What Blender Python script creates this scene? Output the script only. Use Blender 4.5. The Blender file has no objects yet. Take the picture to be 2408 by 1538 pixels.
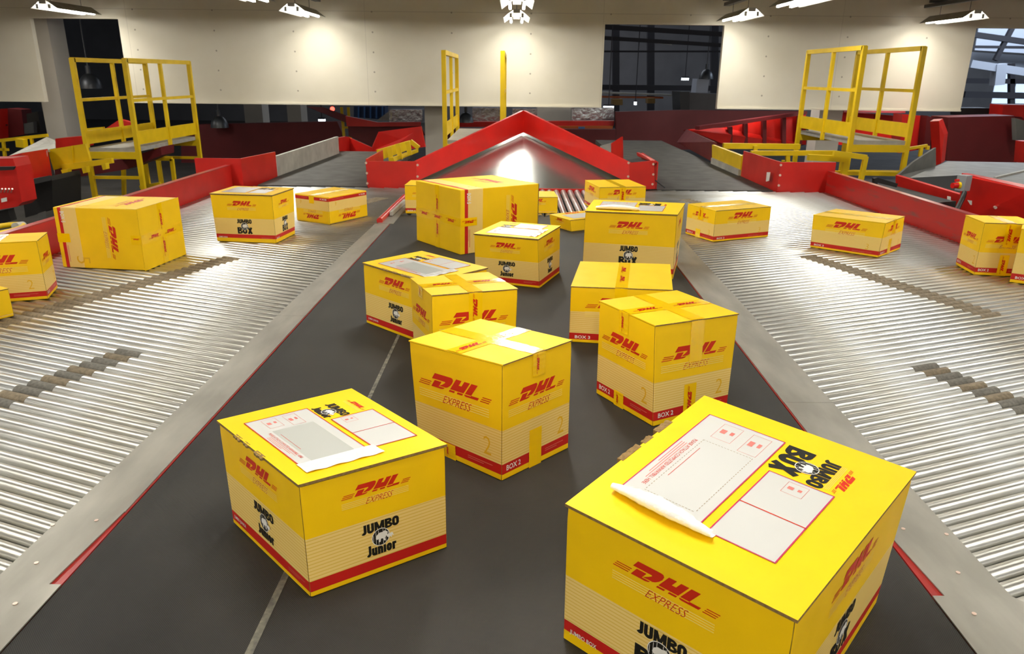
import bpy, math, random
from mathutils import Vector, Matrix
random.seed(7)
SC = bpy.context.scene
COL = SC.collection
R = math.radians

# ------------------------------------------------------------------ camera
F_PX, PITCH, ROLL = 1747.4, R(18.73), R(-0.6)
W, H = 2408, 1538
cam_d = bpy.data.cameras.new('camera')
cam = bpy.data.objects.new('camera', cam_d); COL.objects.link(cam)
cam_d.sensor_width = 36.0
cam_d.lens = 36.0 * F_PX / W
cam_d.clip_start = 0.05; cam_d.clip_end = 200
CAM_M = Matrix.Translation((0, 0, 1)) @ Matrix.Rotation(R(90) - PITCH, 4, 'X') @ Matrix.Rotation(-ROLL, 4, 'Z')
cam.matrix_world = CAM_M
cam_d.dof.use_dof = True
cam_d.dof.focus_distance = 1.75
cam_d.dof.aperture_fstop = 12.0
SC.camera = cam

def ray(px, py):
    v = Vector(((px - W/2) / F_PX, -(py - H/2) / F_PX, -1.0))
    return (CAM_M.to_3x3() @ v)
def P(px, py, d):
    """world point seen at this pixel, at distance y = d"""
    r = ray(px, py); return Vector((0, 0, 1)) + r * (d / r.y)
def G(px, py, z=0.0):
    """world point seen at this pixel, on the level z"""
    r = ray(px, py); return Vector((0, 0, 1)) + r * ((z - 1) / r.z)

# ------------------------------------------------------------------ world, exposure
world = bpy.data.worlds.new('world'); SC.world = world
world.use_nodes = True
bg = world.node_tree.nodes['Background']
bg.inputs[0].default_value = (0.75, 0.85, 1.0, 1); bg.inputs[1].default_value = 0.10
SC.view_settings.view_transform = 'Standard'
SC.view_settings.look = 'None'
SC.view_settings.gamma = 1.0
SC.view_settings.exposure = 0.08
SC.view_settings.use_curve_mapping = False
LAMP_W = 17.0       # watts of each ceiling batten
LAMP_Z = 1.85
LAMP_COL = (1.0, 0.975, 0.91)

# ------------------------------------------------------------------ materials
MATS = {}
def srgb(r, g, b):
    f = lambda c: (c/255/12.92) if c/255 <= 0.04045 else ((c/255+0.055)/1.055)**2.4
    return (f(r), f(g), f(b), 1)
def mat(name, col, rough=0.5, metal=0.0, var=0.0, vscale=8.0, bump=0.0, bscale=60.0, spec=0.5, col2=None, stretch=None, emit=None, emit_s=0, coat=0.0):
    m = bpy.data.materials.new(name); m.use_nodes = True
    nt = m.node_tree; b = nt.nodes['Principled BSDF']
    b.inputs['Base Color'].default_value = col
    b.inputs['Roughness'].default_value = rough
    b.inputs['Metallic'].default_value = metal
    b.inputs['Specular IOR Level'].default_value = spec
    b.inputs['Coat Weight'].default_value = coat
    if emit:
        b.inputs['Emission Color'].default_value = emit; b.inputs['Emission Strength'].default_value = emit_s
    if var > 0 or bump > 0:
        tc = nt.nodes.new('ShaderNodeTexCoord')
        mp = nt.nodes.new('ShaderNodeMapping'); nt.links.new(tc.outputs['Object'], mp.inputs[0])
        if stretch: mp.inputs['Scale'].default_value = stretch
    if var > 0:
        n = nt.nodes.new('ShaderNodeTexNoise'); n.inputs['Scale'].default_value = vscale; n.inputs['Detail'].default_value = 6
        nt.links.new(mp.outputs[0], n.inputs[0])
        rp = nt.nodes.new('ShaderNodeValToRGB'); rp.color_ramp.elements[0].position = 0.35; rp.color_ramp.elements[1].position = 0.68
        c2 = col2 or tuple(c*(1-var) for c in col[:3]) + (1,)
        rp.color_ramp.elements[0].color = c2; rp.color_ramp.elements[1].color = col
        nt.links.new(n.outputs[0], rp.inputs[0]); nt.links.new(rp.outputs[0], b.inputs['Base Color'])
        mr = nt.nodes.new('ShaderNodeMapRange'); mr.inputs[3].default_value = min(1, rough*1.25); mr.inputs[4].default_value = rough*0.85
        nt.links.new(n.outputs[0], mr.inputs[0]); nt.links.new(mr.outputs[0], b.inputs['Roughness'])
    if bump > 0:
        n2 = nt.nodes.new('ShaderNodeTexNoise'); n2.inputs['Scale'].default_value = bscale; n2.inputs['Detail'].default_value = 4
        nt.links.new(mp.outputs[0], n2.inputs[0])
        bp = nt.nodes.new('ShaderNodeBump'); bp.inputs['Strength'].default_value = bump; bp.inputs['Distance'].default_value = 0.01
        nt.links.new(n2.outputs[0], bp.inputs['Height']); nt.links.new(bp.outputs[0], b.inputs['Normal'])
    MATS[name] = m
    return m

YEL = srgb(255, 206, 2)
mat('carton_yellow', YEL, 0.5, var=0.05, vscale=9, bump=0.04, bscale=25, spec=0.35)
mat('carton_red', srgb(198, 30, 22), 0.5, spec=0.35)
mat('logo_red', srgb(206, 42, 14), 0.5, spec=0.35)
mat('cream_line', srgb(248, 218, 112), 0.55, spec=0.3)
mat('digit_yellow', srgb(232, 180, 30), 0.5, spec=0.3)
mat('print_black', srgb(28, 26, 20), 0.5, spec=0.3)
mat('print_white', srgb(238, 234, 225), 0.5, spec=0.3)
mat('kraft', srgb(150, 118, 66), 0.8, var=0.35, vscale=150)
mat('kraft_dark', srgb(72, 58, 34), 0.9)
mat('pouch_white', srgb(208, 207, 202), 0.3, spec=0.4, coat=0.15)
mat('pouch_grey', srgb(192, 193, 186), 0.25, spec=0.5, coat=0.3)
mat('film', srgb(245, 245, 240), 0.12, spec=0.6, bump=0.5, bscale=45, coat=0.5)
mat('tape', srgb(255, 206, 0), 0.17, spec=0.5, bump=0.10, bscale=30, coat=0.25)
mat('tape_print', srgb(205, 40, 14), 0.2, coat=0.4)
mat('magenta', srgb(200, 40, 90), 0.4)
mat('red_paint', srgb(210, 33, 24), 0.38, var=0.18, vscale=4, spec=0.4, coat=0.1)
mat('red_worn', srgb(190, 34, 28), 0.32, var=0.7, vscale=5, col2=srgb(105, 88, 80), stretch=(1, 0.7, 4), spec=0.45)
mat('yellow_paint', srgb(235, 196, 8), 0.42, var=0.12, vscale=6, spec=0.4)
mat('plate_steel', srgb(182, 178, 166), 0.42, 0.7, var=0.26, vscale=3, stretch=(3.5, 1, 1), bump=0.05, bscale=6)
mat('red_edge', srgb(166, 40, 36), 0.28, coat=0.3)
mat('sleeve_brown', srgb(146, 130, 104), 0.65, var=0.4, vscale=70)
mat('chute_steel', srgb(190, 192, 188), 0.18, 0.9, var=0.10, vscale=5)
mat('white_panel', srgb(196, 194, 184), 0.5, 0.2, var=0.25, vscale=7)
mat('grey_steel', srgb(120, 120, 116), 0.5, 0.4, var=0.2, vscale=5)
mat('deck_grey', srgb(176, 174, 166), 0.55, 0.3, var=0.15, vscale=12)
mat('bolt', srgb(225, 200, 185), 0.35, 0.6)
mat('black', srgb(24, 23, 22), 0.5)
mat('dark_frame', srgb(30, 28, 27), 0.7)
mat('sleeve', srgb(128, 124, 114), 0.75, var=0.35, vscale=90)
mat('column', srgb(190, 184, 172), 0.8, var=0.08, vscale=2)
mat('concrete', srgb(62, 59, 55), 0.9, var=0.2, vscale=2)
mat('ceiling', srgb(165, 158, 140), 0.9)
mat('side_wall', srgb(236, 232, 222), 0.9)
mat('hall_dark', srgb(118, 116, 116), 0.9, var=0.2, vscale=1)
mat('hall_beam', srgb(52, 50, 54), 0.7)
mat('hall_white', srgb(200, 205, 215), 0.7)
mat('shaded_red', srgb(104, 18, 22), 0.55, var=0.2, vscale=2)  # darker copy of the red paint; lack of light put into its colour
mat('foil', srgb(200, 200, 205), 0.22, 0.95, bump=1.0, bscale=9)
mat('galv_dark', srgb(96, 98, 100), 0.4, 0.7)
mat('tube', (1, 1, 1, 1), emit=(1, 0.975, 0.92, 1), emit_s=34)
mat('lamp_small', (1, 1, 1, 1), emit=(0.8, 0.9, 1, 1), emit_s=7)
mat('pane_light', (0.8, 0.9, 1, 1), emit=(0.62, 0.78, 1.0, 1), emit_s=0.95)
mat('lamp_red', (1, .1, .1, 1), emit=(1, .08, .05, 1), emit_s=4)
mat('blue', srgb(60, 110, 170), 0.5)
mat('blue_dark', srgb(38, 62, 100), 0.6)
mat('orange', srgb(190, 90, 20), 0.5)
mat('estop_red', srgb(210, 20, 16), 0.35)
mat('estop_grey', srgb(150, 158, 160), 0.45)
mat('rubber', srgb(46, 46, 46), 0.7)

for k_, p_ in enumerate((0.20, 0.44)): [n for n in MATS['red_worn'].node_tree.nodes if n.type == 'VALTORGB'][0].color_ramp.elements[k_].position = p_
def cream_mat(axis):
    m = bpy.data.materials.new('cream_' + 'xyz'[axis]); m.use_nodes = True
    nt = m.node_tree; b = nt.nodes['Principled BSDF']; L = nt.links.new
    tc = nt.nodes.new('ShaderNodeTexCoord'); sp = nt.nodes.new('ShaderNodeSeparateXYZ'); L(tc.outputs['Object'], sp.inputs[0])
    mu = nt.nodes.new('ShaderNodeMath'); mu.operation = 'MULTIPLY'; mu.inputs[1].default_value = 1/0.0078; L(sp.outputs[axis], mu.inputs[0])
    fr = nt.nodes.new('ShaderNodeMath'); fr.operation = 'FRACT'; L(mu.outputs[0], fr.inputs[0])
    gt = nt.nodes.new('ShaderNodeMath'); gt.operation = 'GREATER_THAN'; gt.inputs[1].default_value = 0.7; L(fr.outputs[0], gt.inputs[0])
    mx = nt.nodes.new('ShaderNodeMix'); mx.data_type = 'RGBA'
    mx.inputs['A'].default_value = srgb(244, 211, 128); mx.inputs['B'].default_value = srgb(232, 192, 84)
    L(gt.outputs[0], mx.inputs['Factor']); L(mx.outputs['Result'], b.inputs['Base Color'])
    b.inputs['Roughness'].default_value = 0.5; b.inputs['Specular IOR Level'].default_value = 0.35
    MATS['cream_' + 'xyz'[axis]] = m
for i in range(3): cream_mat(i)

def roller_mat():
    m = bpy.data.materials.new('roller_steel'); m.use_nodes = True
    nt = m.node_tree; b = nt.nodes['Principled BSDF']; L = nt.links.new
    tc = nt.nodes.new('ShaderNodeTexCoord'); mp = nt.nodes.new('ShaderNodeMapping'); L(tc.outputs['Object'], mp.inputs[0])
    mp.inputs['Scale'].default_value = (1.0, 2, 2)
    n = nt.nodes.new('ShaderNodeTexNoise'); n.inputs['Scale'].default_value = 2.2; n.inputs['Detail'].default_value = 8; L(mp.outputs[0], n.inputs[0])
    rp = nt.nodes.new('ShaderNodeValToRGB'); e = rp.color_ramp.elements
    e[0].position = 0.32; e[0].color = srgb(160, 154, 138); e[1].position = 0.6; e[1].color = srgb(198, 199, 196)
    L(n.outputs[0], rp.inputs[0]); L(rp.outputs[0], b.inputs['Base Color'])
    b.inputs['Metallic'].default_value = 0.84; b.inputs['Roughness'].default_value = 0.32
    MATS['roller_steel'] = m
roller_mat()

def belt_mat():
    m = bpy.data.materials.new('belt_rubber'); m.use_nodes = True
    nt = m.node_tree; b = nt.nodes['Principled BSDF']; L = nt.links.new
    tc = nt.nodes.new('ShaderNodeTexCoord')
    def axis_wave(ax, pitch):
        sp = nt.nodes.new('ShaderNodeSeparateXYZ'); L(tc.outputs['Object'], sp.inputs[0])
        a = nt.nodes.new('ShaderNodeMath'); a.operation = 'MULTIPLY'; a.inputs[1].default_value = 2*math.pi/pitch; L(sp.outputs[ax], a.inputs[0])
        s = nt.nodes.new('ShaderNodeMath'); s.operation = 'SINE'; L(a.outputs[0], s.inputs[0]); return s
    sx, sy = axis_wave(0, 0.0042), axis_wave(1, 0.0042)
    mm = nt.nodes.new('ShaderNodeMath'); mm.operation = 'MULTIPLY'; L(sx.outputs[0], mm.inputs[0]); L(sy.outputs[0], mm.inputs[1])
    n = nt.nodes.new('ShaderNodeTexNoise'); n.inputs['Scale'].default_value = 2.0; n.inputs['Detail'].default_value = 7; L(tc.outputs['Object'], n.inputs[0])
    ad = nt.nodes.new('ShaderNodeMath'); ad.operation = 'MULTIPLY_ADD'; ad.inputs[1].default_value = 0.32; L(mm.outputs[0], ad.inputs[0]); L(n.outputs[0], ad.inputs[2])
    rp = nt.nodes.new('ShaderNodeValToRGB'); e = rp.color_ramp.elements
    e[0].position = 0.3; e[0].color = srgb(22, 21, 19); e[1].position = 0.75; e[1].color = srgb(54, 52, 47)
    L(ad.outputs[0], rp.inputs[0]); L(rp.outputs[0], b.inputs['Base Color'])
    bp = nt.nodes.new('ShaderNodeBump'); bp.inputs['Strength'].default_value = 0.35; bp.inputs['Distance'].default_value = 0.001
    L(mm.outputs[0], bp.inputs['Height']); L(bp.outputs[0], b.inputs['Normal'])
    b.inputs['Roughness'].default_value = 0.62; b.inputs['Specular IOR Level'].default_value = 0.45
    MATS['belt_rubber'] = m
belt_mat()

def wall_mat():
    m = bpy.data.materials.new('wall_board'); m.use_nodes = True
    nt = m.node_tree; b = nt.nodes['Principled BSDF']; L = nt.links.new
    tc = nt.nodes.new('ShaderNodeTexCoord'); sp = nt.nodes.new('ShaderNodeSeparateXYZ'); L(tc.outputs['Object'], sp.inputs[0])
    def M(op, a, v):
        k = nt.nodes.new('ShaderNodeMath'); k.operation = op; L(a, k.inputs[0])
        if isinstance(v, (int, float)): k.inputs[1].default_value = v
        else: L(v, k.inputs[1])
        return k.outputs[0]
    def cell(src, pitch, off):
        f = M('FRACT', M('ADD', M('MULTIPLY', src, 1/pitch), off), 0)
        return M('MULTIPLY', M('SUBTRACT', f, 0.5), pitch)
    cx, cz = cell(sp.outputs[0], 1.3, 0.3), cell(sp.outputs[2], 0.31, 0.2)
    d = M('ADD', M('MULTIPLY', cx, cx), M('MULTIPLY', cz, cz))
    dot = M('LESS_THAN', d, 0.014**2)
    seam = M('LESS_THAN', M('ABSOLUTE', cell(sp.outputs[0], 3.9, 0.13), 0), 0.004)
    hseam = M('LESS_THAN', M('ABSOLUTE', M('SUBTRACT', sp.outputs[2], 1.96), 0), 0.006)
    any_ = M('MAXIMUM', M('MULTIPLY', dot, 0.6), M('MULTIPLY', M('MAXIMUM', seam, hseam), 0.22))
    n = nt.nodes.new('ShaderNodeTexNoise'); n.inputs['Scale'].default_value = 1.2; n.inputs['Detail'].default_value = 5; L(tc.outputs['Object'], n.inputs[0])
    rp = nt.nodes.new('ShaderNodeValToRGB'); e = rp.color_ramp.elements
    e[0].position = 0.3; e[0].color = srgb(226, 218, 196); e[1].position = 0.7; e[1].color = srgb(236, 229, 210)
    L(n.outputs[0], rp.inputs[0])
    mx = nt.nodes.new('ShaderNodeMix'); mx.data_type = 'RGBA'; L(any_, mx.inputs['Factor']); L(rp.outputs[0], mx.inputs['A']); mx.inputs['B'].default_value = srgb(110, 92, 70)
    L(mx.outputs['Result'], b.inputs['Base Color']); b.inputs['Roughness'].default_value = 0.75
    MATS['wall_board'] = m
wall_mat()

# ------------------------------------------------------------------ mesh builder
class MB:
    def __init__(s): s.v = []; s.f = []; s.m = []; s.names = []; s.smooth = []
    def mi(s, name):
        if name not in s.names: s.names.append(name)
        return s.names.index(name)
    def add(s, verts, faces, mname, smooth=False):
        o = len(s.v); s.v += [tuple(p) for p in verts]; k = s.mi(mname)
        for f in faces: s.f.append(tuple(o+i for i in f)); s.m.append(k); s.smooth.append(smooth)
    def box(s, c, size, m, rz=0.0, bev=0.0):
        x, y, z = (q/2 for q in size); c = Vector(c); rot = Matrix.Rotation(rz, 3, 'Z')
        vs = [c + rot @ Vector((a*x, b*y, d*z)) for a in (-1, 1) for b in (-1, 1) for d in (-1, 1)]
        s.add(vs, [(0, 1, 3, 2), (4, 6, 7, 5), (0, 4, 5, 1), (2, 3, 7, 6), (0, 2, 6, 4), (1, 5, 7, 3)], m)
        return s
    def bar(s, a, b, w, t, m):
        """rectangular bar from a to b, w across, t thick"""
        a, b = Vector(a), Vector(b); d = (b-a).normalized()
        up = Vector((0, 0, 1)) if abs(d.z) < 0.9 else Vector((0, 1, 0))
        sx = d.cross(up).normalized() * w/2; sy = sx.cross(d).normalized() * t/2
        vs = [p + i*sx + j*sy for p in (a, b) for i, j in ((-1, -1), (1, -1), (1, 1), (-1, 1))]
        s.add(vs, [(3, 2, 1, 0), (4, 5, 6, 7), (0, 1, 5, 4), (1, 2, 6, 5), (2, 3, 7, 6), (3, 0, 4, 7)], m)
        return s
    def cyl(s, a, b, r, m, seg=16, r2=None, smooth=True):
        a, b = Vector(a), Vector(b); d = (b-a).normalized(); r2 = r if r2 is None else r2
        up = Vector((0, 0, 1)) if abs(d.z) < 0.9 else Vector((0, 1, 0))
        x = d.cross(up).normalized(); y = x.cross(d).normalized()
        vs = []
        for p, q in ((a, r), (b, r2)):
            for i in range(seg):
                t = 2*math.pi*i/seg; vs.append(p + q*(math.cos(t)*x + math.sin(t)*y))
        fs = [(i, (i+1) % seg, seg+(i+1) % seg, seg+i) for i in range(seg)]
        s.add(vs, fs, m, smooth)
        s.add(vs, [tuple(range(seg-1, -1, -1)), tuple(range(seg, 2*seg))], m)
        return s
    def panel(s, pts, th, m, m_edge=None):
        """flat sheet through pts, extruded by th away from the camera side"""
        pts = [Vector(p) for p in pts]; n = Vector((0, 0, 0))
        for i in range(len(pts)):
            n += (pts[i]-pts[0]).cross(pts[(i+1) % len(pts)]-pts[0])
        n.normalize(); c = sum(pts, Vector())/len(pts)
        if n.dot(Vector((0, 0, 1))-c) < 0: pts.reverse(); n = -n
        k = len(pts); vs = pts + [p - n*th for p in pts]
        s.add(vs, [tuple(range(k)), tuple(range(2*k-1, k-1, -1))], m)
        s.add(vs, [(i, k+i, k+(i+1) % k, (i+1) % k) for i in range(k)], m_edge or m)
        return s
    def tube(s, pts, r, m, seg=8):
        pts = [Vector(p) for p in pts]
        vs = []; n = len(pts)
        for i, p in enumerate(pts):
            d = (pts[min(i+1, n-1)] - pts[max(i-1, 0)]).normalized()
            up = Vector((0, 0, 1)) if abs(d.z) < 0.9 else Vector((0, 1, 0))
            x = d.cross(up).normalized(); y = x.cross(d).normalized()
            vs += [p + r*(math.cos(2*math.pi*j/seg)*x + math.sin(2*math.pi*j/seg)*y) for j in range(seg)]
        fs = [(i*seg+j, i*seg+(j+1) % seg, (i+1)*seg+(j+1) % seg, (i+1)*seg+j) for i in range(n-1) for j in range(seg)]
        s.add(vs, fs, m, True)
        return s
    def build(s, name, parent=None, warp=None, origin=None):
        me = bpy.data.meshes.new(name)
        vs = s.v if warp is None else [warp(Vector(p)) for p in s.v]
        if origin is not None: vs = [Vector(p)-Vector(origin) for p in vs]
        me.from_pydata([tuple(p) for p in vs], [], s.f)
        for nme in s.names: me.materials.append(MATS[nme])
        me.polygons.foreach_set('material_index', s.m)
        me.polygons.foreach_set('use_smooth', s.smooth)
        me.update()
        o = bpy.data.objects.new(name, me); COL.objects.link(o)
        if parent is not None: o.parent = parent
        if origin is not None: o.location = origin
        return o

def tag(o, label=None, cat=None, group=None, kind=None):
    if label: o['label'] = label
    if cat: o['category'] = cat
    if group: o['group'] = group
    if kind: o['kind'] = kind
    return o
def thing(name, label, cat, loc=(0, 0, 0), rz=0.0, group=None):
    o = bpy.data.objects.new(name, None); COL.objects.link(o); o.empty_display_size = 0.1
    o.location = loc; o.rotation_euler = (0, 0, rz)
    return tag(o, label, cat, group)
def copy_tree(o, parent=None):
    c = o.copy(); COL.objects.link(c); c.parent = parent
    for ch in list(o.children): copy_tree(ch, c)
    return c
def struct(mb, name): return tag(mb.build(name), kind='structure')

# ------------------------------------------------------------------ room shell
WY = 13.1           # the boarded wall
FLOOR_Z = -0.85
def wx(px, py=245): return P(px, py, WY).x
def wz(px, py): return P(px, py, WY).z
m = MB(); m.box((0, 12, FLOOR_Z-0.05), (44, 40, 0.1), 'concrete'); struct(m, 'floor')
m = MB(); m.box((0, 4.6, 2.85), (22, 17.2, 0.1), 'ceiling'); struct(m, 'ceiling')
zb = wz(1000, 249); zt = wz(700, 49)
xl, xr = -10.8, 10.8
e1, e2, e3, e4, e5 = wx(107), wx(307), wx(1414, 250), wx(1686, 250), wx(2260, 252)
m = MB()
T = 0.10
def wseg(x0, x1, z0, z1): m.box(((x0+x1)/2, WY+T/2, (z0+z1)/2), (x1-x0, T, z1-z0), 'wall_board')
wseg(xl, e1, zb, zt); wseg(e2, e3, zb, zt); wseg(e4, e5, zb, zt)
wseg(xl, xr, zt, 2.8)
struct(m, 'wall_back')
m = MB()
for a, b in ((xl, e1), (e2, e3), (e4, e5)): m.box(((a+b)/2, WY-0.012, zb+0.012), (b-a, 0.024, 0.024), 'wall_board')
struct(m, 'trim_1')
m = MB(); m.box((-10.9, 4.6, 0.95), (0.1, 17.2, 3.8), 'side_wall'); struct(m, 'wall_left')
m = MB(); m.box((10.9, 4.6, 0.95), (0.1, 17.2, 3.8), 'side_wall'); struct(m, 'wall_right')
m = MB(); m.box((0, -4.0, 0.95), (21.8, 0.1, 3.8), 'side_wall'); struct(m, 'wall_front')
# the unlit hall beyond the boarded wall
m = MB(); m.box((0, 31, 3), (44, 0.2, 9), 'hall_dark'); struct(m, 'wall_far')
m = MB(); m.box((0, 22.2, 5.4), (44, 18, 0.1), 'hall_dark'); struct(m, 'ceiling')

# ------------------------------------------------------------------ ceiling battens with bare tubes
def make_light():
    t = thing('ceiling_light', None, None)
    m = MB(); m.box((0, 0, 0.07), (0.10, 1.24, 0.05), 'white_panel'); m.build('housing', t)
    for s in (-1, 1):
        m = MB()
        m.add([(s*0.05, -0.6, 0.09), (s*0.05, 0.6, 0.09), (s*0.19, 0.6, -0.013), (s*0.19, -0.6, -0.013),
               (s*0.05, -0.6, 0.096), (s*0.05, 0.6, 0.096), (s*0.195, 0.6, -0.009), (s*0.195, -0.6, -0.009)],
              [(0, 1, 2, 3), (7, 6, 5, 4), (0, 3, 7, 4), (1, 5, 6, 2), (3, 2, 6, 7)], 'white_panel')
        m.build('reflector', t)
        m = MB(); m.cyl((s*0.085, -0.58, 0.0), (s*0.085, 0.58, 0.0), 0.016, 'tube', 12)
        m.build('tube', t)
        for e in (-1, 1): m = MB(); m.box((s*0.085, e*0.6, 0.015), (0.035, 0.03, 0.06), 'white_panel'); m.build('lamp_holder', t)
    for e in (-0.4, 0.4): m = MB(); m.cyl((0, e, 0.09), (0, e, 0.233), 0.004, 'galv_dark', 6); m.build('hanger', t)
    ld = bpy.data.lights.new('batten_light', 'AREA'); ld.shape = 'RECTANGLE'; ld.size = 0.10; ld.size_y = 1.15
    ld.energy = LAMP_W; ld.color = LAMP_COL
    lo = bpy.data.objects.new('batten_light', ld); COL.objects.link(lo); lo.parent = t; lo.location = (0, 0, 0.040)
    return t
rows = [(-6.75, 'outermost left row'), (-3.2, 'row left of centre'), (0.02, 'centre row'), (3.38, 'row right of centre'), (6.6, 'outermost right row')]
slots = [(12.12, 'nearest the boarded wall'), (9.55, 'second from the boarded wall'), (6.75, 'third from the boarded wall'), (4.1, 'fourth from the boarded wall'), (1.5, 'fifth from the boarded wall'), (-1.1, 'second from the front end'), (-3.0, 'nearest the front end')]
proto = None
for ri, (x, rn) in enumerate(rows):
    for si, (y, sn) in enumerate(slots):
        o = make_light() if proto is None else copy_tree(proto)
        if proto is None: proto = o
        o.location = (x, y, LAMP_Z - (0.055 if ri == 2 else 0))
        tag(o, 'twin tube batten light in the %s, %s' % (rn, sn), 'ceiling light', 'twin tube ceiling lights')
m = MB()
for i, (x, rn) in enumerate(rows):
    m = MB(); m.box((x+0.02, 4.6, LAMP_Z+0.26), (0.09, 16.8, 0.05), 'galv_dark')
    for k in range(12): m.box((x+0.02, 12.6-1.4*k, LAMP_Z+0.30), (0.34, 0.04, 0.04), 'galv_dark'); m.cyl((x+0.02, 12.6-1.4*k, LAMP_Z+0.3), (x+0.02, 12.6-1.4*k, 2.799), 0.006, 'galv_dark', 6)
    tag(m.build('lighting_trunking'), 'grey steel cable trunking above the %s of lights' % rn, 'trunking')

# ------------------------------------------------------------------ central belt conveyor
bl = lambda y: -0.915 + 0.014*(y-1.3)      # belt left edge
br = lambda y: 0.862 + 0.018*(y-1.3)       # belt right edge
pl = lambda y: -1.056 + 0.024*(y-1.3)      # left cover plate, outer edge
pr = lambda y: 1.020 + 0.022*(y-1.3)
Y0, Y1 = 0.55, 5.52
conv = thing('belt_conveyor', 'wide central conveyor with dark woven belt carrying the yellow cartons', 'conveyor', (0, 1.3, -0.02))
off = Vector((0, 1.3, -0.02))
def shift(mb, name, parent=conv):
    mb.v = [tuple(Vector(p)-off) for p in mb.v]
    return mb.build(name, parent)
m = MB(); vs = []; fs = []; prof = [(0, 0.006), (0.010, 0.004), (0.03, -0.001), (0.06, 0.0), (0.5, 0.0)]
us = [0.0, 0.006, 0.018, 0.035, 0.5, 0.965, 0.982, 0.994, 1.0]; zs = [0.007, 0.006, -0.0015, 0, 0, 0, -0.0015, 0.006, 0.007]
ys = [Y0 + (Y1-Y0)*i/40 for i in range(41)]
for y in ys:
    for u, z in zip(us, zs): vs.append((bl(y)+0.006 + (br(y)-bl(y)-0.012)*u, y, z))
for k in range(1, 9):      # nose of the belt going round its end roller
    a = math.pi*k/8
    for u, z in zip(us, zs): vs.append((bl(Y1)+0.006 + (br(Y1)-bl(Y1)-0.012)*u, Y1+0.03*math.sin(a), z-0.03+0.03*math.cos(a)))
n = len(us); nr = len(ys)+8
fs = [(i*n+j, i*n+j+1, (i+1)*n+j+1, (i+1)*n+j) for i in range(nr-1) for j in range(n-1)]
m.add(vs, fs, 'belt_rubber', True); belt = shift(m, 'belt')
mat('feed_rubber', srgb(66, 64, 57), 0.6, var=0.2, vscale=6)
mat('seam_grey', srgb(128, 124, 108), 0.7, var=0.5, vscale=60, col2=srgb(84, 82, 76))
m = MB(); m.panel([(-0.484, Y0, 0.0008), (-0.468, Y0, 0.0008), (-0.446, 3.6, 0.0008), (-0.456, 3.6, 0.0008)], 0.0007, 'seam_grey')
shift(m, 'belt_seam')
for s, f, q in ((-1, bl, pl), (1, br, pr)):
    m = MB()
    a0, a1 = f(Y0), f(Y1+0.4)
    m.panel([(a0+s*0.0, Y0, 0.004), (a0+s*0.028, Y0, 0.004), (a1+s*0.028, Y1+0.4, 0.004), (a1, Y1+0.4, 0.004)], 0.09, 'red_edge')
    tag(shift(m, 'side_frame'), 'red painted side frame showing beside the belt')
    # cover plates, three overlapping sheets
    segs = [(Y0, 1.262, -0.004, 0.010), (1.262, 1.53, 0.024, 0.0085), (1.53, 3.05, 0.004, 0.0075), (3.05, 5.15, 0.003, 0.0075)]
    if s > 0: segs = [(Y0, 1.255, -0.004, 0.010), (1.255, 1.50, 0.022, 0.0085), (1.50, 2.2, 0.004, 0.0075), (2.2, 5.15, 0.003, 0.0075)]
    for (ya, yb, g, z) in segs:
        m = MB(); oa, ob = q(ya), q(yb)
        if yb < 1.3: oa = oa + s*0.55
        ga, gb = g, g
        if 0.02 < g: ga, gb = 0.022, 0.005
        m.panel([(f(ya)+s*ga, ya, z), (oa, ya, z), (ob, yb-0.0015, z), (f(yb)+s*gb, yb-0.0015, z)], 0.003, 'plate_steel')
        shift(m, 'cover_plate')
    m = MB()
    for (dx, y) in ((0.03, 1.49), (0.07, 1.33), (0.12, 1.47), (0.03, 1.2), (0.09, 1.05)):
        x = f(y)+s*(dx+0.02); z = 0.0105 if y < 1.262 else 0.0088
        m.cyl((x, y, z), (x, y, z+0.0012), 0.0045, 'bolt', 12)
    shift(m, 'rivets')
m = MB(); m.box((0, (Y0+Y1)/2, -0.45), (1.7, Y1-Y0, 0.7), 'dark_frame'); shift(m, 'bed')

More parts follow.
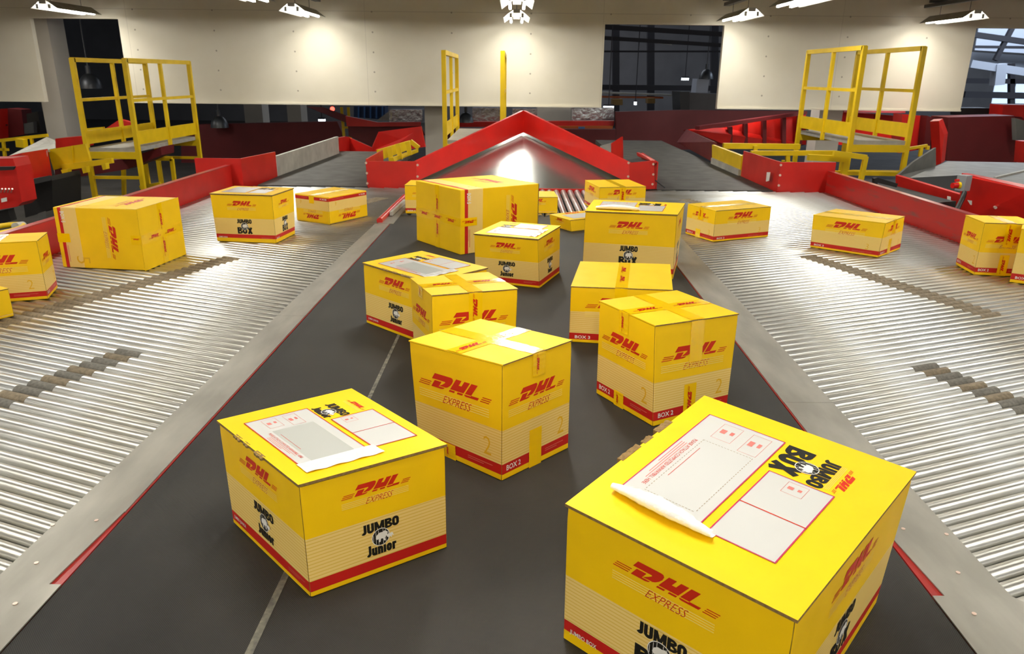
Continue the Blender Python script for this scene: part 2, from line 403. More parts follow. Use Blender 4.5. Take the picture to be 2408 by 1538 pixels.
# ------------------------------------------------------------------ skewed roller beds
RR = 0.0222; PITCH_R = 0.0515; SL = 0.385
ANG = math.atan(SL); ca, sa = math.cos(ANG), math.sin(ANG)
BACK = 6.955
def rail_x(s, y):
    return (-2.645 + 0.012*(y-4.2)) if s < 0 else 2.90 + 0.0*(y-5)
def roller_bed(s):
    side = 'left' if s < 0 else 'right'
    root = thing('roller_conveyor', 'bed of skewed steel rollers %s of the dark belt' % side, 'conveyor', (s*1.8, 4.0, -0.02))
    org = Vector((s*1.8, 4.0, -0.02))
    q = pl if s < 0 else pr
    y = 1.275 if s < 0 else 1.19
    k = 0; items = []
    while y < BACK-0.05:
        x0 = q(y) - s*0.006
        dx = abs(rail_x(s, y+0.6)) - abs(x0) - 0.01
        if y + SL*dx > BACK-0.01: dx = (BACK-0.01-y)/SL
        if dx > 0.06: items.append((x0, y, dx))
        y += PITCH_R; k += 1
    rest = MB()
    for i, (x0, y, dx) in enumerate(items):
        L = dx/ca
        mb = MB() if i < 100 else rest
        if i < 100:
            mb.cyl((0, 0, 0), (L, 0, 0), RR, 'roller_steel', 20)
            mb.cyl((-0.004, 0, 0), (L+0.004, 0, 0), 0.007, 'galv_dark', 8)
            o = mb.build('roller', root)
            o.location = Vector((x0, y, -RR)) - org
            o.rotation_euler = (0, 0, ANG if s > 0 else math.pi-ANG)
            offs = []
            if s < 0:
                if 1.6 < y < 2.50: offs.append(0.42+0.356*(2.455-y))
                if 2.35 < y < 3.95: offs.append(0.635+0.36*(3.846-y))
                if 5.3 < y < 6.3: offs.append(0.195+0.35*(6.257-y))
            else:
                if 1.5 < y < 2.40: offs.append(0.50+0.369*(2.335-y))
                if 2.75 < y < 4.1: offs.append(0.743+0.333*(3.887-y))
                if 5.3 < y < 6.6: offs.append(0.28+0.40*(6.467-y))
            for of in offs:
                if of/ca + 0.07 > L: continue
                sm = MB(); c = of/ca
                sm.cyl((c-0.060, 0, 0), (c+0.060, 0, 0), RR+0.0008, ('sleeve' if (i*7) % 5 < 3 and 1.5 < y < 2.5 else 'sleeve_brown'), 20)
                sl = sm.build('sleeve', o)
                tag(sl, 'worn dark band')
        else:
            a = Vector((x0, y, -RR))-org; b = a + Vector((s*dx, SL*dx, 0))
            rest.cyl(a, b, RR, 'roller_steel', 14)
    if rest.v: tag(rest.build('rollers', root), kind='stuff')
    mb = MB(); mb.panel([Vector((q(0.9), 0.9, -0.06))-org, Vector((rail_x(s, 1.2), 0.9, -0.06))-org, Vector((rail_x(s, 7), BACK, -0.06))-org, Vector((q(BACK), BACK, -0.06))-org], 0.05, 'dark_frame')
    mb.build('pan', root)
    return root, org
bedL, orgL = roller_bed(-1)
bedR, orgR = roller_bed(1)

# red side rails and corner plates
def rail(root, org, name, pts, z0, z1, th, m, label=None):
    """upright sheet following plan points, flanged top"""
    mb = MB()
    for (a, b) in zip(pts[:-1], pts[1:]):
        a, b = Vector((a[0], a[1], 0)), Vector((b[0], b[1], 0)); d = (b-a).normalized(); nrm = Vector((-d.y, d.x, 0))
        if nrm.dot(Vector((0, 0, 0))-(a+b)/2) > 0: nrm = -nrm
        e = nrm*th
        vs = [a+Vector((0, 0, z0)), b+Vector((0, 0, z0)), b+Vector((0, 0, z1)), a+Vector((0, 0, z1))]
        vs += [v+e for v in vs]; vs = [v-org for v in vs]
        mb.add(vs, [(0, 1, 2, 3), (7, 6, 5, 4), (3, 2, 6, 7), (0, 4, 5, 1), (0, 3, 7, 4), (1, 5, 6, 2)], m)
    o = mb.build(name, root)
    if label: o['label'] = label
    return o
rail(bedL, orgL, 'side_rail', [(rail_x(-1, 1.4), 1.4), (rail_x(-1, 6.96), 6.96)], -0.12, 0.185, 0.045, 'red_paint', 'red painted side rail')
rail(bedR, orgR, 'side_rail', [(2.90, 6.96), (2.90, 1.3)], -0.12, 0.185, 0.045, 'red_worn', 'scuffed red side rail with worn grey patches')
rail(bedL, orgL, 'rail_cap', [(rail_x(-1, 1.4)+0.002, 1.4), (rail_x(-1, 6.96)+0.002, 6.96)], 0.185, 0.191, 0.047, 'red_edge')
rail(bedR, orgR, 'rail_cap', [(2.898, 6.96), (2.898, 1.3)], 0.185, 0.191, 0.047, 'red_edge')
cpl = rail(bedL, orgL, 'corner_plate', [(-2.95, 6.99), (-2.52, 6.985), (-2.40, 7.64)], -0.12, 0.245, 0.012, 'red_paint')
cpr = rail(bedR, orgR, 'corner_plate', [(2.98, 7.0), (2.46, 6.975), (2.43, 8.05)], -0.12, 0.265, 0.012, 'red_paint')
def bolts(root, org, pts, n, name='bolts'):
    mb = MB(); n = Vector(n).normalized()
    for p in pts:
        p = Vector(p)-org; mb.cyl(p, p+n*0.008, 0.011, 'bolt', 10)
    return mb.build(name, root)
bolts(bedR, orgR, [P(1836, 388, 6.97), P(1834, 412, 6.97), P(1831, 436, 6.97)], (0, -1, 0))
mb = MB(); mb.panel([P(1803, 405, 7.2)-orgR, P(1811, 405, 7.12)-orgR, P(1808, 425, 7.12)-orgR, P(1801, 427, 7.2)-orgR], 0.004, 'print_white'); mb.build('sticker', bedR)

# short in-line transfer rollers under the chute
tr = thing('transfer_rollers', 'short bed of straight steel rollers below the steel chute', 'conveyor', (0, 6.2, -0.03))
torg = Vector((0, 6.2, -0.03)); x = bl(6)+0.03
while x < br(6)-0.02:
    mb = MB(); mb.cyl(Vector((x, 5.60, -0.026))-torg, Vector((x, 6.93, -0.026))-torg, 0.026, 'roller_steel', 20); mb.build('roller', tr)
    x += 0.064
mb = MB(); mb.box(Vector((0.0, 6.27, -0.10))-torg, (1.84, 1.34, 0.06), 'dark_frame'); mb.build('pan', tr)
mb = MB(); mb.box(Vector((0.0, 6.95, -0.02))-torg, (1.8, 0.02, 0.05), 'red_paint'); mb.build('red_cross_bar', tr)
for s in (-1, 1):
    mb = MB(); xx = (bl(6) if s < 0 else br(6)) - s*0.012
    mb.panel([Vector((xx, 5.15, 0.008))-torg, Vector((xx+s*0.11, 5.15, 0.008))-torg, Vector((xx+s*0.09, 6.94, 0.008))-torg, Vector((xx, 6.94, 0.008))-torg], 0.02, 'plate_steel')
    mb.build('side_plate', tr)
mb = MB(); p0, p1 = G(893, 526), G(952, 468)
mb.cyl(p0-torg+Vector((0, 0, .02)), p1-torg+Vector((0, 0, .02)), 0.022, 'red_worn', 12); mb.build('guide_bar', tr)
mb = MB(); p0, p1 = G(920, 512), G(952, 482)
mb.bar(p0-torg+Vector((0, 0, .03)), p1-torg+Vector((0, 0, .03)), 0.02, 0.03, 'white_panel'); mb.build('guide_bar', tr)

# ------------------------------------------------------------------ steel chute with red gable frame
ch = thing('package_chute', 'triangular steel chute framed by red gable boards behind the rollers', 'chute', (0, 7, 0))
co = Vector((0, 7, 0))
yb_ = 7.33; zl = 0.09
apx, apy, apz = P(1232, 309, 8.51)
m = MB(); m.panel([Vector(p)-co for p in ((-1.06, yb_, zl), (-0.95, 6.995, 0.0), (1.02, 6.995, 0.0), (1.14, yb_, zl), (apx, apy, apz))], 0.01, 'chute_steel'); m.build('steel_slope', ch)
L0t, L0b = P(980, 379, 7.02), P(980, 426, 7.02)
R0t, R0b = P(1479, 383, 7.02), P(1479, 430, 7.02)
At, Ab = P(1231, 260, 8.40), P(1231, 311, 8.40)
for a_t, a_b in ((L0t, L0b), (R0t, R0b)):
    m = MB(); m.panel([a_t-co, At-co, Ab-co, a_b-co], 0.03, 'red_paint'); m.build('gable_board', ch)
for pts in ([(860, 379), (980, 379), (980, 443), (866, 443)], [(1479, 383), (1537, 377), (1540, 444), (1479, 446)]):
    m = MB(); m.panel([P(a, b, 7.0-0.004)-co for a, b in pts], 0.012, 'red_paint'); m.build('end_plate', ch)
bolts(ch, co, [P(861, 383, 6.99), P(863, 407, 6.99), P(864, 431, 6.99), P(982, 388, 6.99), P(982, 415, 6.99), P(1478, 383, 6.99), P(1477, 415, 6.99), P(1536, 386, 6.99), P(1536, 410, 6.99), P(1534, 433, 6.99)], (0, -1, 0))
for s, x0 in ((-1, -1.36), (1, 1.33)):
    m = MB(); m.panel([Vector((x0, 7.02, 0))-co, Vector((x0, 7.9, 0))-co, Vector((x0, 7.9, 0.25))-co, Vector((x0, 7.02, 0.25))-co], 0.012, 'red_paint'); m.build('return_plate', ch)
m = MB(); pA, pB = G(1542, 424, 0.02), G(1565, 443, 0.0)
m.cyl(P(1541, 424, 7.0)-co, P(1564, 442, 6.95)-co, 0.006, 'black', 8); m.build('strut', ch)

# ------------------------------------------------------------------ belts feeding from behind
def back_belt(name, label, x0, x1, y0, y1):
    t = thing(name, label, 'conveyor', ((x0+x1)/2, (y0+y1)/2, -0.03)); o = Vector(((x0+x1)/2, (y0+y1)/2, -0.03))
    m = MB(); m.box(Vector(((x0+x1)/2, (y0+y1)/2, -0.03))-o, (x1-x0, y1-y0, 0.06), 'feed_rubber'); m.build('belt', t)
    m = MB(); m.cyl(Vector((x0, y0-0.012, -0.035))-o, Vector((x1, y0-0.012, -0.035))-o, 0.026, 'galv_dark', 14); m.build('end_roller', t)
    m = MB(); m.box(Vector(((x0+x1)/2, (y0+y1)/2, -0.35))-o, (x1-x0-0.1, y1-y0, 0.5), 'dark_frame'); m.build('bed', t)
    return t, o
tL, oL = back_belt('feed_conveyor', 'dark feed belt behind the left roller bed, between pale and red side panels', -2.40, -1.37, 7.02, 10.3)
m = MB(); m.panel([Vector((-2.40, 7.66, 0))-oL, Vector((-2.30, 10.0, 0))-oL, Vector((-2.30, 10.0, .215))-oL, Vector((-2.40, 7.66, .20))-oL], 0.03, 'white_panel'); tag(m.build('side_panel', tL), 'pale bare steel side panel')
def ppanel(t, o, name, pts, th, mname, label=None):
    m = MB(); m.panel([P(*p)-o for p in pts], th, mname); ob = m.build(name, t)
    if label: ob['label'] = label
    return ob
ppanel(tL, oL, 'end_panel', [(777, 372, 10.0), (777, 328, 10.0), (812, 321, 10.6), (822, 322, 10.8), (822, 362, 10.8)], 0.02, 'red_paint')
ppanel(tL, oL, 'end_panel', [(822, 362, 10.8), (820, 323, 10.8), (874, 347, 10.7), (874, 361, 10.7)], 0.02, 'red_paint')
ppanel(tL, oL, 'end_panel', [(872, 361, 10.7), (874, 347, 10.7), (890, 310, 10.6), (990, 297, 10.4), (1000, 345, 10.4), (900, 362, 10.5)], 0.02, 'red_paint')
yb = thing('guard_bracket', 'yellow slotted guard bracket beside the feed belt, left of the gable', 'bracket', tuple(P(935, 360, 8.8)))
o = P(935, 360, 8.8)
m = MB(); m.panel([P(889, 352, 8.6)-o, P(965, 330, 9.4)-o, P(967, 350, 9.4)-o, P(892, 378, 8.6)-o], 0.02, 'yellow_paint'); m.build('plate', yb)
for k, (a, b) in enumerate([((915, 345), (920, 378)), ((935, 338), (942, 375)), ((958, 333), (964, 365))]):
    m = MB(); m.bar(P(a[0], a[1], 8.7)-o, P(b[0], b[1], 8.7)-o, 0.05, 0.03, 'yellow_paint'); m.build('rib', yb)
m = MB(); m.panel([P(924, 370, 8.5)-o, P(984, 350, 9.2)-o, P(984, 358, 9.2)-o, P(928, 380, 8.5)-o], 0.05, 'yellow_paint'); m.build('lower_rail', yb)
m = MB(); m.cyl(P(973, 373, 8.6)-o, P(973, 373, 8.7)-o, 0.03, 'black', 12); m.build('wheel', yb)
m = MB(); m.bar(P(965, 332, 9.0)-o, P(985, 348, 9.0)-o, 0.05, 0.05, 'yellow_paint'); m.build('arm', yb)

tR, oR = back_belt('feed_conveyor', 'dark feed belt behind the right roller bed, with yellow guard at its side', 1.345, 2.43, 7.0, 12.6)
m = MB(); m.panel([Vector((2.47, 9.35, 0))-oR, Vector((2.62, 12.3, 0))-oR, P(1614, 304, 12.3)-oR, P(1680, 334, 9.35)-oR], 0.03, 'shaded_red'); m.build('side_panel', tR)
gR = thing('side_guard', 'yellow and white guard board along the right feed belt', 'guard', (2.45, 8.7, 0.1)); o = Vector((2.45, 8.7, 0.1))
m = MB(); m.panel([P(1680, 340, 9.3)-o, P(1750, 366, 8.1)-o, P(1748, 400, 8.1)-o, P(1680, 371, 9.3)-o], 0.03, 'yellow_paint'); m.build('upper_board', gR)
m = MB(); m.panel([P(1678, 371, 9.25)-o, P(1743, 399, 8.1)-o, P(1742, 413, 8.1)-o, P(1677, 385, 9.25)-o], 0.03, 'white_panel'); m.build('lower_board', gR)
m = MB(); m.bar(P(1752, 364, 8.08)-o, P(1747, 416, 8.08)-o, 0.04, 0.05, 'yellow_paint'); m.build('end_post', gR)
m = MB(); m.bar(P(1755, 372, 8.6)-o, P(1766, 376, 8.3)-o, 0.04, 0.04, 'yellow_paint'); m.bar(P(1757, 398, 8.6)-o, P(1765, 400, 8.3)-o, 0.04, 0.06, 'yellow_paint'); m.build('hinge', gR)
t = thing('side_plate', 'upright red plate with grey wedge at the right slope of the gable', 'guard plate', tuple(P(1452, 350, 9.4))); o = P(1452, 350, 9.4)
ppanel(t, o, 'red_plate', [(1440, 337, 9.4), (1465, 321, 9.2), (1466, 378, 9.2), (1440, 378, 9.4)], 0.02, 'red_paint')
ppanel(t, o, 'grey_wedge', [(1412, 343, 9.5), (1440, 335, 9.45), (1440, 372, 9.45), (1418, 372, 9.5)], 0.02, 'white_panel')
t = thing('rail_bracket', 'small red channel bracket on top of the right end plate', 'bracket', tuple(P(1515, 370, 7.4))); o = P(1515, 370, 7.4)
ppanel(t, o, 'channel', [(1497, 358, 7.9), (1503, 358, 7.9), (1540, 376, 7.02), (1536, 381, 7.02), (1498, 366, 7.9)], 0.03, 'red_paint')
ppanel(t, o, 'web', [(1470, 377, 7.7), (1500, 372, 7.85), (1530, 380, 7.1), (1482, 381, 7.2)], 0.02, 'dark_frame')

# ------------------------------------------------------------------ yellow access platforms
def platform(name, label, x0, x1, y0, y1, zd, zt_, lean=None, front_rail=False, frame_below=True):
    t = thing(name, label, 'access platform', ((x0+x1)/2, (y0+y1)/2, zd)); o = Vector(((x0+x1)/2, (y0+y1)/2, zd))
    S = 0.055
    def part(nm, f):
        mb = MB(); f(mb); mb.v = [tuple(Vector(p)-o) for p in mb.v]; return mb.build(nm, t)
    part('deck', lambda m: m.box(((x0+x1)/2, (y0+y1)/2, zd), (x1-x0-0.05, y1-y0, 0.05), 'deck_grey'))
    for ye in (y0, y1): part('deck_frame', lambda m: m.bar((x0, ye, zd-0.07), (x1, ye, zd-0.07), 0.05, 0.09, 'yellow_paint'))
    for x in (x0, x1):
        for y in (y0, y1):
            part('post', lambda m: m.bar((x, y, zd-0.10), (x, y, zt_), S, S, 'yellow_paint'))
            part('leg', lambda m: m.bar((x, y, FLOOR_Z), (x, y, zd-0.10), S, S, 'yellow_paint'))
        part('post', lambda m: m.bar((x, (y0+y1)/2, zd-0.04), (x, (y0+y1)/2, zt_), S*0.8, S*0.8, 'yellow_paint'))
        part('top_rail', lambda m: m.bar((x, y0, zt_-0.02), (x, y1, zt_-0.02), S, S, 'yellow_paint'))
        part('mid_rail', lambda m: m.bar((x, y0, zd+(zt_-zd)*0.55), (x, y1, zd+(zt_-zd)*0.55), S*0.7, S*0.7, 'yellow_paint'))
        part('toe_board', lambda m: m.box((x, (y0+y1)/2, zd+0.15), (0.012, y1-y0, 0.17), 'yellow_paint'))
    part('rung', lambda m: m.bar((x0, y0, zd-0.36), (x1, y0, zd-0.36), 0.035, 0.04, 'yellow_paint'))
    part('rung', lambda m: m.bar((x0, y0, zd-0.62), (x1, y0, zd-0.62), 0.035, 0.04, 'yellow_paint'))
    if frame_below:
        part('brace', lambda m: m.bar((x0, y1, zd-0.3), (x1, y1, zd-0.3), 0.035, 0.04, 'yellow_paint'))
    return t
A = P(206, 356, 10.0); B = P(325, 357, 10.0)
platform('access_platform', 'yellow railed access platform at the far left, before the boarded wall opening', A.x, B.x, 10.0, 11.95, P(260, 356, 10.0).z+0.02, 1.15)
A = P(1998, 345, 9.6); B = P(2132, 345, 9.6)
platform('access_platform', 'yellow railed access platform at the right, beside the grey column', A.x, B.x, 9.6, 11.4, P(1998, 335, 9.6).z, 1.375)
A = P(1047, 338, 9.8)
platform('access_platform', 'yellow railed access platform behind the red gable peak', A.x, P(1181, 300, 9.8).x, 9.8, 12.0, A.z+0.02, P(1040, 119, 9.8).z)
# low yellow frames under / beside platforms
def frame_thing(name, label, cat, segs, w, m='yellow_paint', d=None):
    pts = [P(*q) for s_ in segs for q in s_[:2]]; o = sum(pts, Vector())/len(pts)
    t = thing(name, label, cat, tuple(o))
    for s_ in segs:
        mb = MB(); mb.bar(P(*s_[0])-o, P(*s_[1])-o, s_[2] if len(s_) > 2 else w, s_[2] if len(s_) > 2 else w, m); mb.build(s_[3] if len(s_) > 3 else 'bar', t)
    return t
frame_thing('step_frame', 'low yellow step frame under the left access platform', 'frame',
    [((290, 372, 11.2), (405, 374, 11.2)), ((290, 372, 11.2), (292, 460, 11.2)), ((404, 374, 11.2), (412, 440, 11.2)), ((340, 372, 11.2), (352, 450, 11.2)), ((330, 440, 11.2), (378, 432, 11.2))], 0.05)
frame_thing('guard_rail', 'low yellow guard rail frame crossing in front of the right platform legs', 'guard rail',
    [((1700, 343, 10.8), (1880, 345, 10.8), 0.075), ((1765, 360, 9.9), (1960, 360, 9.9), 0.06), ((1960, 360, 9.0), (2036, 370, 9.0), 0.06), ((2036, 368, 9.0), (2024, 425, 9.0), 0.05), ((1852, 360, 9.9), (1852, 400, 9.9), 0.05),
     ((1990, 370, 9.2), (1982, 425, 9.2), 0.06), ((1776, 343, 10.7), (1776, 372, 10.7), 0.05), ((1900, 370, 9.2), (1990, 374, 9.2), 0.07)], 0.05)
frame_thing('floor_rail', 'bright yellow floor level rail under the right access platform', 'guard rail',
    [((1955, 406, 9.3), (2110, 409, 9.3), 0.05), ((1840, 380, 10.0), (1955, 406, 9.3), 0.04)], 0.05)
frame_thing('handrail', 'short yellow handrail at the grey chute right of the platform', 'guard rail',
    [((2122, 352, 10.2), (2180, 342, 10.2), 0.035), ((2167, 344, 10.2), (2163, 368, 10.2), 0.04), ((2182, 343, 10.2), (2180, 352, 10.2), 0.04)], 0.03)
frame_thing('ladder', 'thin yellow caged ladder seen below the boarded wall, left of centre', 'ladder',
    [((803, 252, 15.5), (809, 320, 15.5), 0.05), ((819, 252, 15.5), (824, 326, 15.5), 0.05), ((804, 274, 15.5), (822, 274, 15.5), 0.04), ((806, 300, 15.5), (823, 300, 15.5), 0.04)], 0.05)

# ------------------------------------------------------------------ columns
def column(label, px0, px1, d, depth=0.45):
    a, b = P(px0, 320, d).x, P(px1, 320, d).x
    m = MB(); m.box(((a+b)/2, d+depth/2, 1.4), (b-a, depth, 4.5), 'column')
    return tag(m.build('concrete_column'), label, 'column')
column('pale grey square column in the left wall opening', 112, 158, 13.6, 0.5)
column('grey square column standing behind the yellow platform in the middle', 1000, 1042, 13.5, 0.4)
column('grey square column behind the right yellow platform', 1920, 1974, 13.5, 0.4)
column('distant grey column left of the thin ladder', 680, 712, 20, 0.6)
column('distant grey column in the gap left of centre', 580, 622, 22, 0.6)

# ------------------------------------------------------------------ left machinery
def sheet_thing(name, label, cat, parts):
    allp = [P(*q) for pr_ in parts for q in pr_[1]]; o = sum(allp, Vector())/len(allp)
    t = thing(name, label, cat, tuple(o))
    for pr_ in parts:
        m = MB(); m.panel([P(*q)-o for q in pr_[1]], pr_[3] if len(pr_) > 3 else 0.03, pr_[2]); ob = m.build(pr_[0], t)
    return t
def flat(pts, d): return [(a, b, d) for a, b in pts]
lm = sheet_thing('side_conveyor', 'red sided conveyor end with bolt row at the left edge of the hall', 'conveyor', [
    ('side_panel', flat([(-40, 374), (30, 372), (37, 392), (52, 476), (40, 486), (-40, 500)], 7.6), 'red_paint', 0.25),
    ('top_flange', [(-40, 392, 7.5), (38, 391, 7.5), (34, 399, 7.5), (-40, 402, 7.5)], 'dark_frame'),
    ('sticker', flat([(3, 467), (16, 464), (17, 473), (4, 476)], 7.55), 'print_white', 0.004),
    ('foot', flat([(-10, 498), (18, 492), (26, 520), (-10, 530)], 7.7), 'black', 0.1)])
o = Vector(lm.location)
mb = MB()
for k in range(5): mb.cyl(P(-6+8*k, 452, 7.58)-o, P(-3+8*k, 444, 7.52)-o, 0.008, 'bolt', 8)
mb.build('bolts', lm)
sheet_thing('feed_conveyor', 'dark red boxed conveyor flank with white label, left of the platform', 'conveyor', [
    ('side_panel', flat([(20, 372), (112, 350), (124, 422), (110, 432), (48, 440), (37, 392)], 9.2), 'red_paint', 0.5),
    ('bed_plate', [(22, 366, 9.2), (110, 322, 12.0), (130, 330, 12.0), (130, 348, 9.6), (112, 352, 9.2), (28, 372, 9.2)], 'white_panel'),
    ('label', flat([(98, 356), (111, 354), (112, 368), (99, 367)], 9.17), 'print_white', 0.004),
    ('rib', flat([(62, 366), (66, 365), (70, 425), (66, 426)], 9.17), 'shaded_red', 0.02),
    ('rib', flat([(86, 362), (90, 361), (94, 422), (90, 423)], 9.17), 'shaded_red', 0.02)])
sheet_thing('belt_drive', 'black belt drive housing below the left red conveyor', 'machine', [
    ('housing', flat([(48, 430), (118, 414), (122, 425), (124, 490), (60, 512)], 8.6), 'black', 0.6),
    ('top_plate', flat([(48, 426), (119, 412), (120, 424), (50, 436)], 8.55), 'rubber', 0.3),
    ('support', flat([(96, 500), (108, 496), (110, 530), (98, 534)], 8.5), 'grey_steel', 0.05)])
sheet_thing('guard_box', 'yellow guard box with rollers left of the platform legs', 'guard', [
    ('side_panel', flat([(112, 352), (200, 338), (212, 378), (126, 400)], 9.3), 'yellow_paint', 0.04),
    ('rib', flat([(158, 345), (168, 343), (172, 384), (162, 386)], 9.27), 'yellow_paint', 0.05),
    ('lower_tray', flat([(142, 388), (262, 372), (264, 384), (148, 402)], 9.25), 'yellow_paint', 0.05),
    ('bracket', flat([(152, 398), (168, 396), (170, 416), (158, 416)], 9.2), 'yellow_paint', 0.08),
    ('bracket', flat([(200, 392), (210, 390), (212, 404), (204, 406)], 9.2), 'yellow_paint', 0.08),
    ('bracket', flat([(246, 384), (256, 382), (258, 396), (250, 398)], 9.2), 'yellow_paint', 0.08)])
sheet_thing('conveyor_flank', 'long red conveyor flank low behind the left platform legs', 'conveyor', [
    ('side_panel', flat([(128, 395), (300, 372), (380, 345), (380, 365), (300, 398), (130, 425)], 10.6), 'shaded_red', 0.4)])
sheet_thing('upper_conveyor', 'red cross conveyor seen through the left platform railing', 'conveyor', [
    ('side_panel', flat([(130, 326), (196, 320), (198, 345), (130, 350)], 12.6), 'red_paint', 0.3),
    ('chute_side', flat([(240, 312), (288, 280), (320, 288), (310, 305), (262, 315)], 12.4), 'red_paint', 0.1),
    ('yellow_edge', flat([(203, 302), (246, 298), (248, 305), (206, 310)], 12.3), 'yellow_paint', 0.05)])
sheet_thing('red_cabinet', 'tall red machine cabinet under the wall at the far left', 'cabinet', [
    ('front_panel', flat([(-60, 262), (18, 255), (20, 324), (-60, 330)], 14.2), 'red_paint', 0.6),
    ('side_panel', flat([(18, 255), (50, 258), (57, 316), (20, 324)], 14.3), 'shaded_red', 0.3),
    ('seam', flat([(-60, 294), (18, 292), (18, 296), (-60, 298)], 14.15), 'shaded_red', 0.02)])
sheet_thing('drive_motor', 'dark motor unit beside the tall red cabinet', 'machine', [
    ('motor_body', flat([(62, 268), (88, 262), (96, 310), (66, 316)], 14.0), 'black', 0.3),
    ('grey_cover', flat([(64, 290), (86, 286), (88, 312), (66, 314)], 13.9), 'galv_dark', 0.1)])
frame_thing('guard_rail', 'yellow tubular guard rail in front of the tall red cabinet', 'guard rail',
    [((-30, 334, 12.2), (112, 318, 12.2), 0.05), ((8, 333, 12.2), (12, 372, 12.2), 0.04), ((74, 324, 12.2), (78, 350, 12.2), 0.04), ((50, 327, 12.1), (52, 346, 12.1), 0.12), ((-30, 350, 12.2), (20, 352, 12.2), 0.04)], 0.05)
# yellow hoop at left edge
m = MB(); c = G(0, 545, 0.02); c = P(2, 540, 5.4)
pts = [c + Vector((0.11*math.cos(a), 0.20*math.sin(a), 0.0)) for a in [2*math.pi*k/24 for k in range(25)]]
m.tube(pts, 0.02, 'yellow_paint', 10)
hp = tag(m.build('hose_guard'), 'yellow oval hoop guard outside the left red rail', 'guard')
m = MB(); m.cyl(P(36, 533, 5.5), P(54, 530, 5.6), 0.03, 'white_panel', 14)
tag(m.build('conduit_end'), 'short pale pipe end outside the left red rail', 'pipe')

# dark long walls of conveyors beyond
sheet_thing('far_conveyor', 'long shade-darkened red conveyor flank below the wall, left of centre', 'conveyor', [
    ('side_panel', flat([(440, 292), (800, 284), (820, 330), (780, 380), (440, 420)], 16.5), 'shaded_red', 0.3)])
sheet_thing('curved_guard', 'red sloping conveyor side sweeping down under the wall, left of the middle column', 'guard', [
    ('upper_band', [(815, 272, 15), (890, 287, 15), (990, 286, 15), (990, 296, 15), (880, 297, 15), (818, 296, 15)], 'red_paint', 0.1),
    ('under_band', [(818, 296, 15.1), (990, 296, 15.1), (1000, 318, 15.1), (885, 350, 15.1), (820, 320, 15.1)], 'shaded_red', 0.1),
    ('tail', [(720, 250, 15.2), (760, 252, 15.2), (822, 274, 15.1), (818, 290, 15.1)], 'shaded_red', 0.1)])
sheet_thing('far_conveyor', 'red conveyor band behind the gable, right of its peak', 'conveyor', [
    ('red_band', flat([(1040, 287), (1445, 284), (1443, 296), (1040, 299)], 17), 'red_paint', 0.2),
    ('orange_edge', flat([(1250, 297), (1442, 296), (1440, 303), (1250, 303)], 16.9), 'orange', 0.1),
    ('lower_panel', flat([(1040, 300), (1445, 303), (1445, 345), (1040, 330)], 16.8), 'shaded_red', 0.2),
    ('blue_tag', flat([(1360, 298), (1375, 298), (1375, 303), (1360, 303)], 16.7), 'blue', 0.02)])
sheet_thing('foil_duct', 'crumpled silver foil wrapped duct behind the gable', 'duct', [
    ('foil_skin', flat([(1113, 252), (1190, 252), (1190, 286), (1113, 286)], 18), 'foil', 0.4),
    ('foil_skin', flat([(1205, 254), (1262, 254), (1262, 286), (1205, 286)], 18), 'foil', 0.4),
    ('foil_skin', flat([(1345, 254), (1444, 254), (1444, 286), (1345, 286)], 18), 'foil', 0.4)])
sheet_thing('foil_duct', 'crumpled silver foil hood left of the middle column', 'duct', [
    ('foil_skin', flat([(922, 256), (998, 256), (998, 284), (922, 284)], 18), 'foil', 0.4),
    ('foil_skin', flat([(885, 284), (922, 256), (922, 284)], 18.1), 'white_panel', 0.1)])
column('distant pale grey pier behind the gable peak', 1262, 1345, 19, 0.6)
sheet_thing('shipping_container', 'dark blue ribbed container wall under the boarded wall, left of the foil hood', 'container', [
    ('side_wall', flat([(832, 250), (905, 250), (905, 282), (832, 275)], 19), 'blue_dark', 0.5)] + [('rib', flat([(x_, 251), (x_+3, 251), (x_+3, 278), (x_, 278)], 18.96), 'blue', 0.03) for x_ in (842, 856, 870, 884, 898)])
def hall_lamp(label, px, py, d, r):
    t = thing('pendant_lamp', label, 'lamp', tuple(P(px, py, d))); c = P(px, py, d)
    m = MB(); vs = []; fs = []; seg = 20; ring = 6
    for i in range(ring+1):
        a = (math.pi/2)*i/ring
        for j in range(seg): b = 2*math.pi*j/seg; vs.append((r*math.sin(a)*math.cos(b), r*math.sin(a)*math.sin(b), r*1.35*math.cos(a)))
    fs = [(i*seg+j, i*seg+(j+1) % seg, (i+1)*seg+(j+1) % seg, (i+1)*seg+j) for i in range(ring) for j in range(seg)]
    m.add(vs, fs, 'galv_dark', True); m.build('shade', t)
    m = MB(); m.cyl((0, 0, r*1.3), (0, 0, r*2.0), r*0.22, 'galv_dark', 12); m.build('cap', t)
    m = MB(); m.cyl((0, 0, r*2.0), (0, 0, 5.34-c.z), 0.015, 'galv_dark', 8); m.build('cord', t)
    return t
hall_lamp('large dark bell shaped pendant lamp behind the left platform railing', 214, 208, 16, 0.22)
hall_lamp('dark bell shaped pendant lamp just left of the gable peak', 1096, 288, 14.5, 0.14)
hall_lamp('small dark bell pendant lamp low under the wall, left part', 517, 300, 16, 0.18)
hall_lamp('small pendant lamp hanging in the dark opening right of centre', 1660, 186, 22, 0.2)
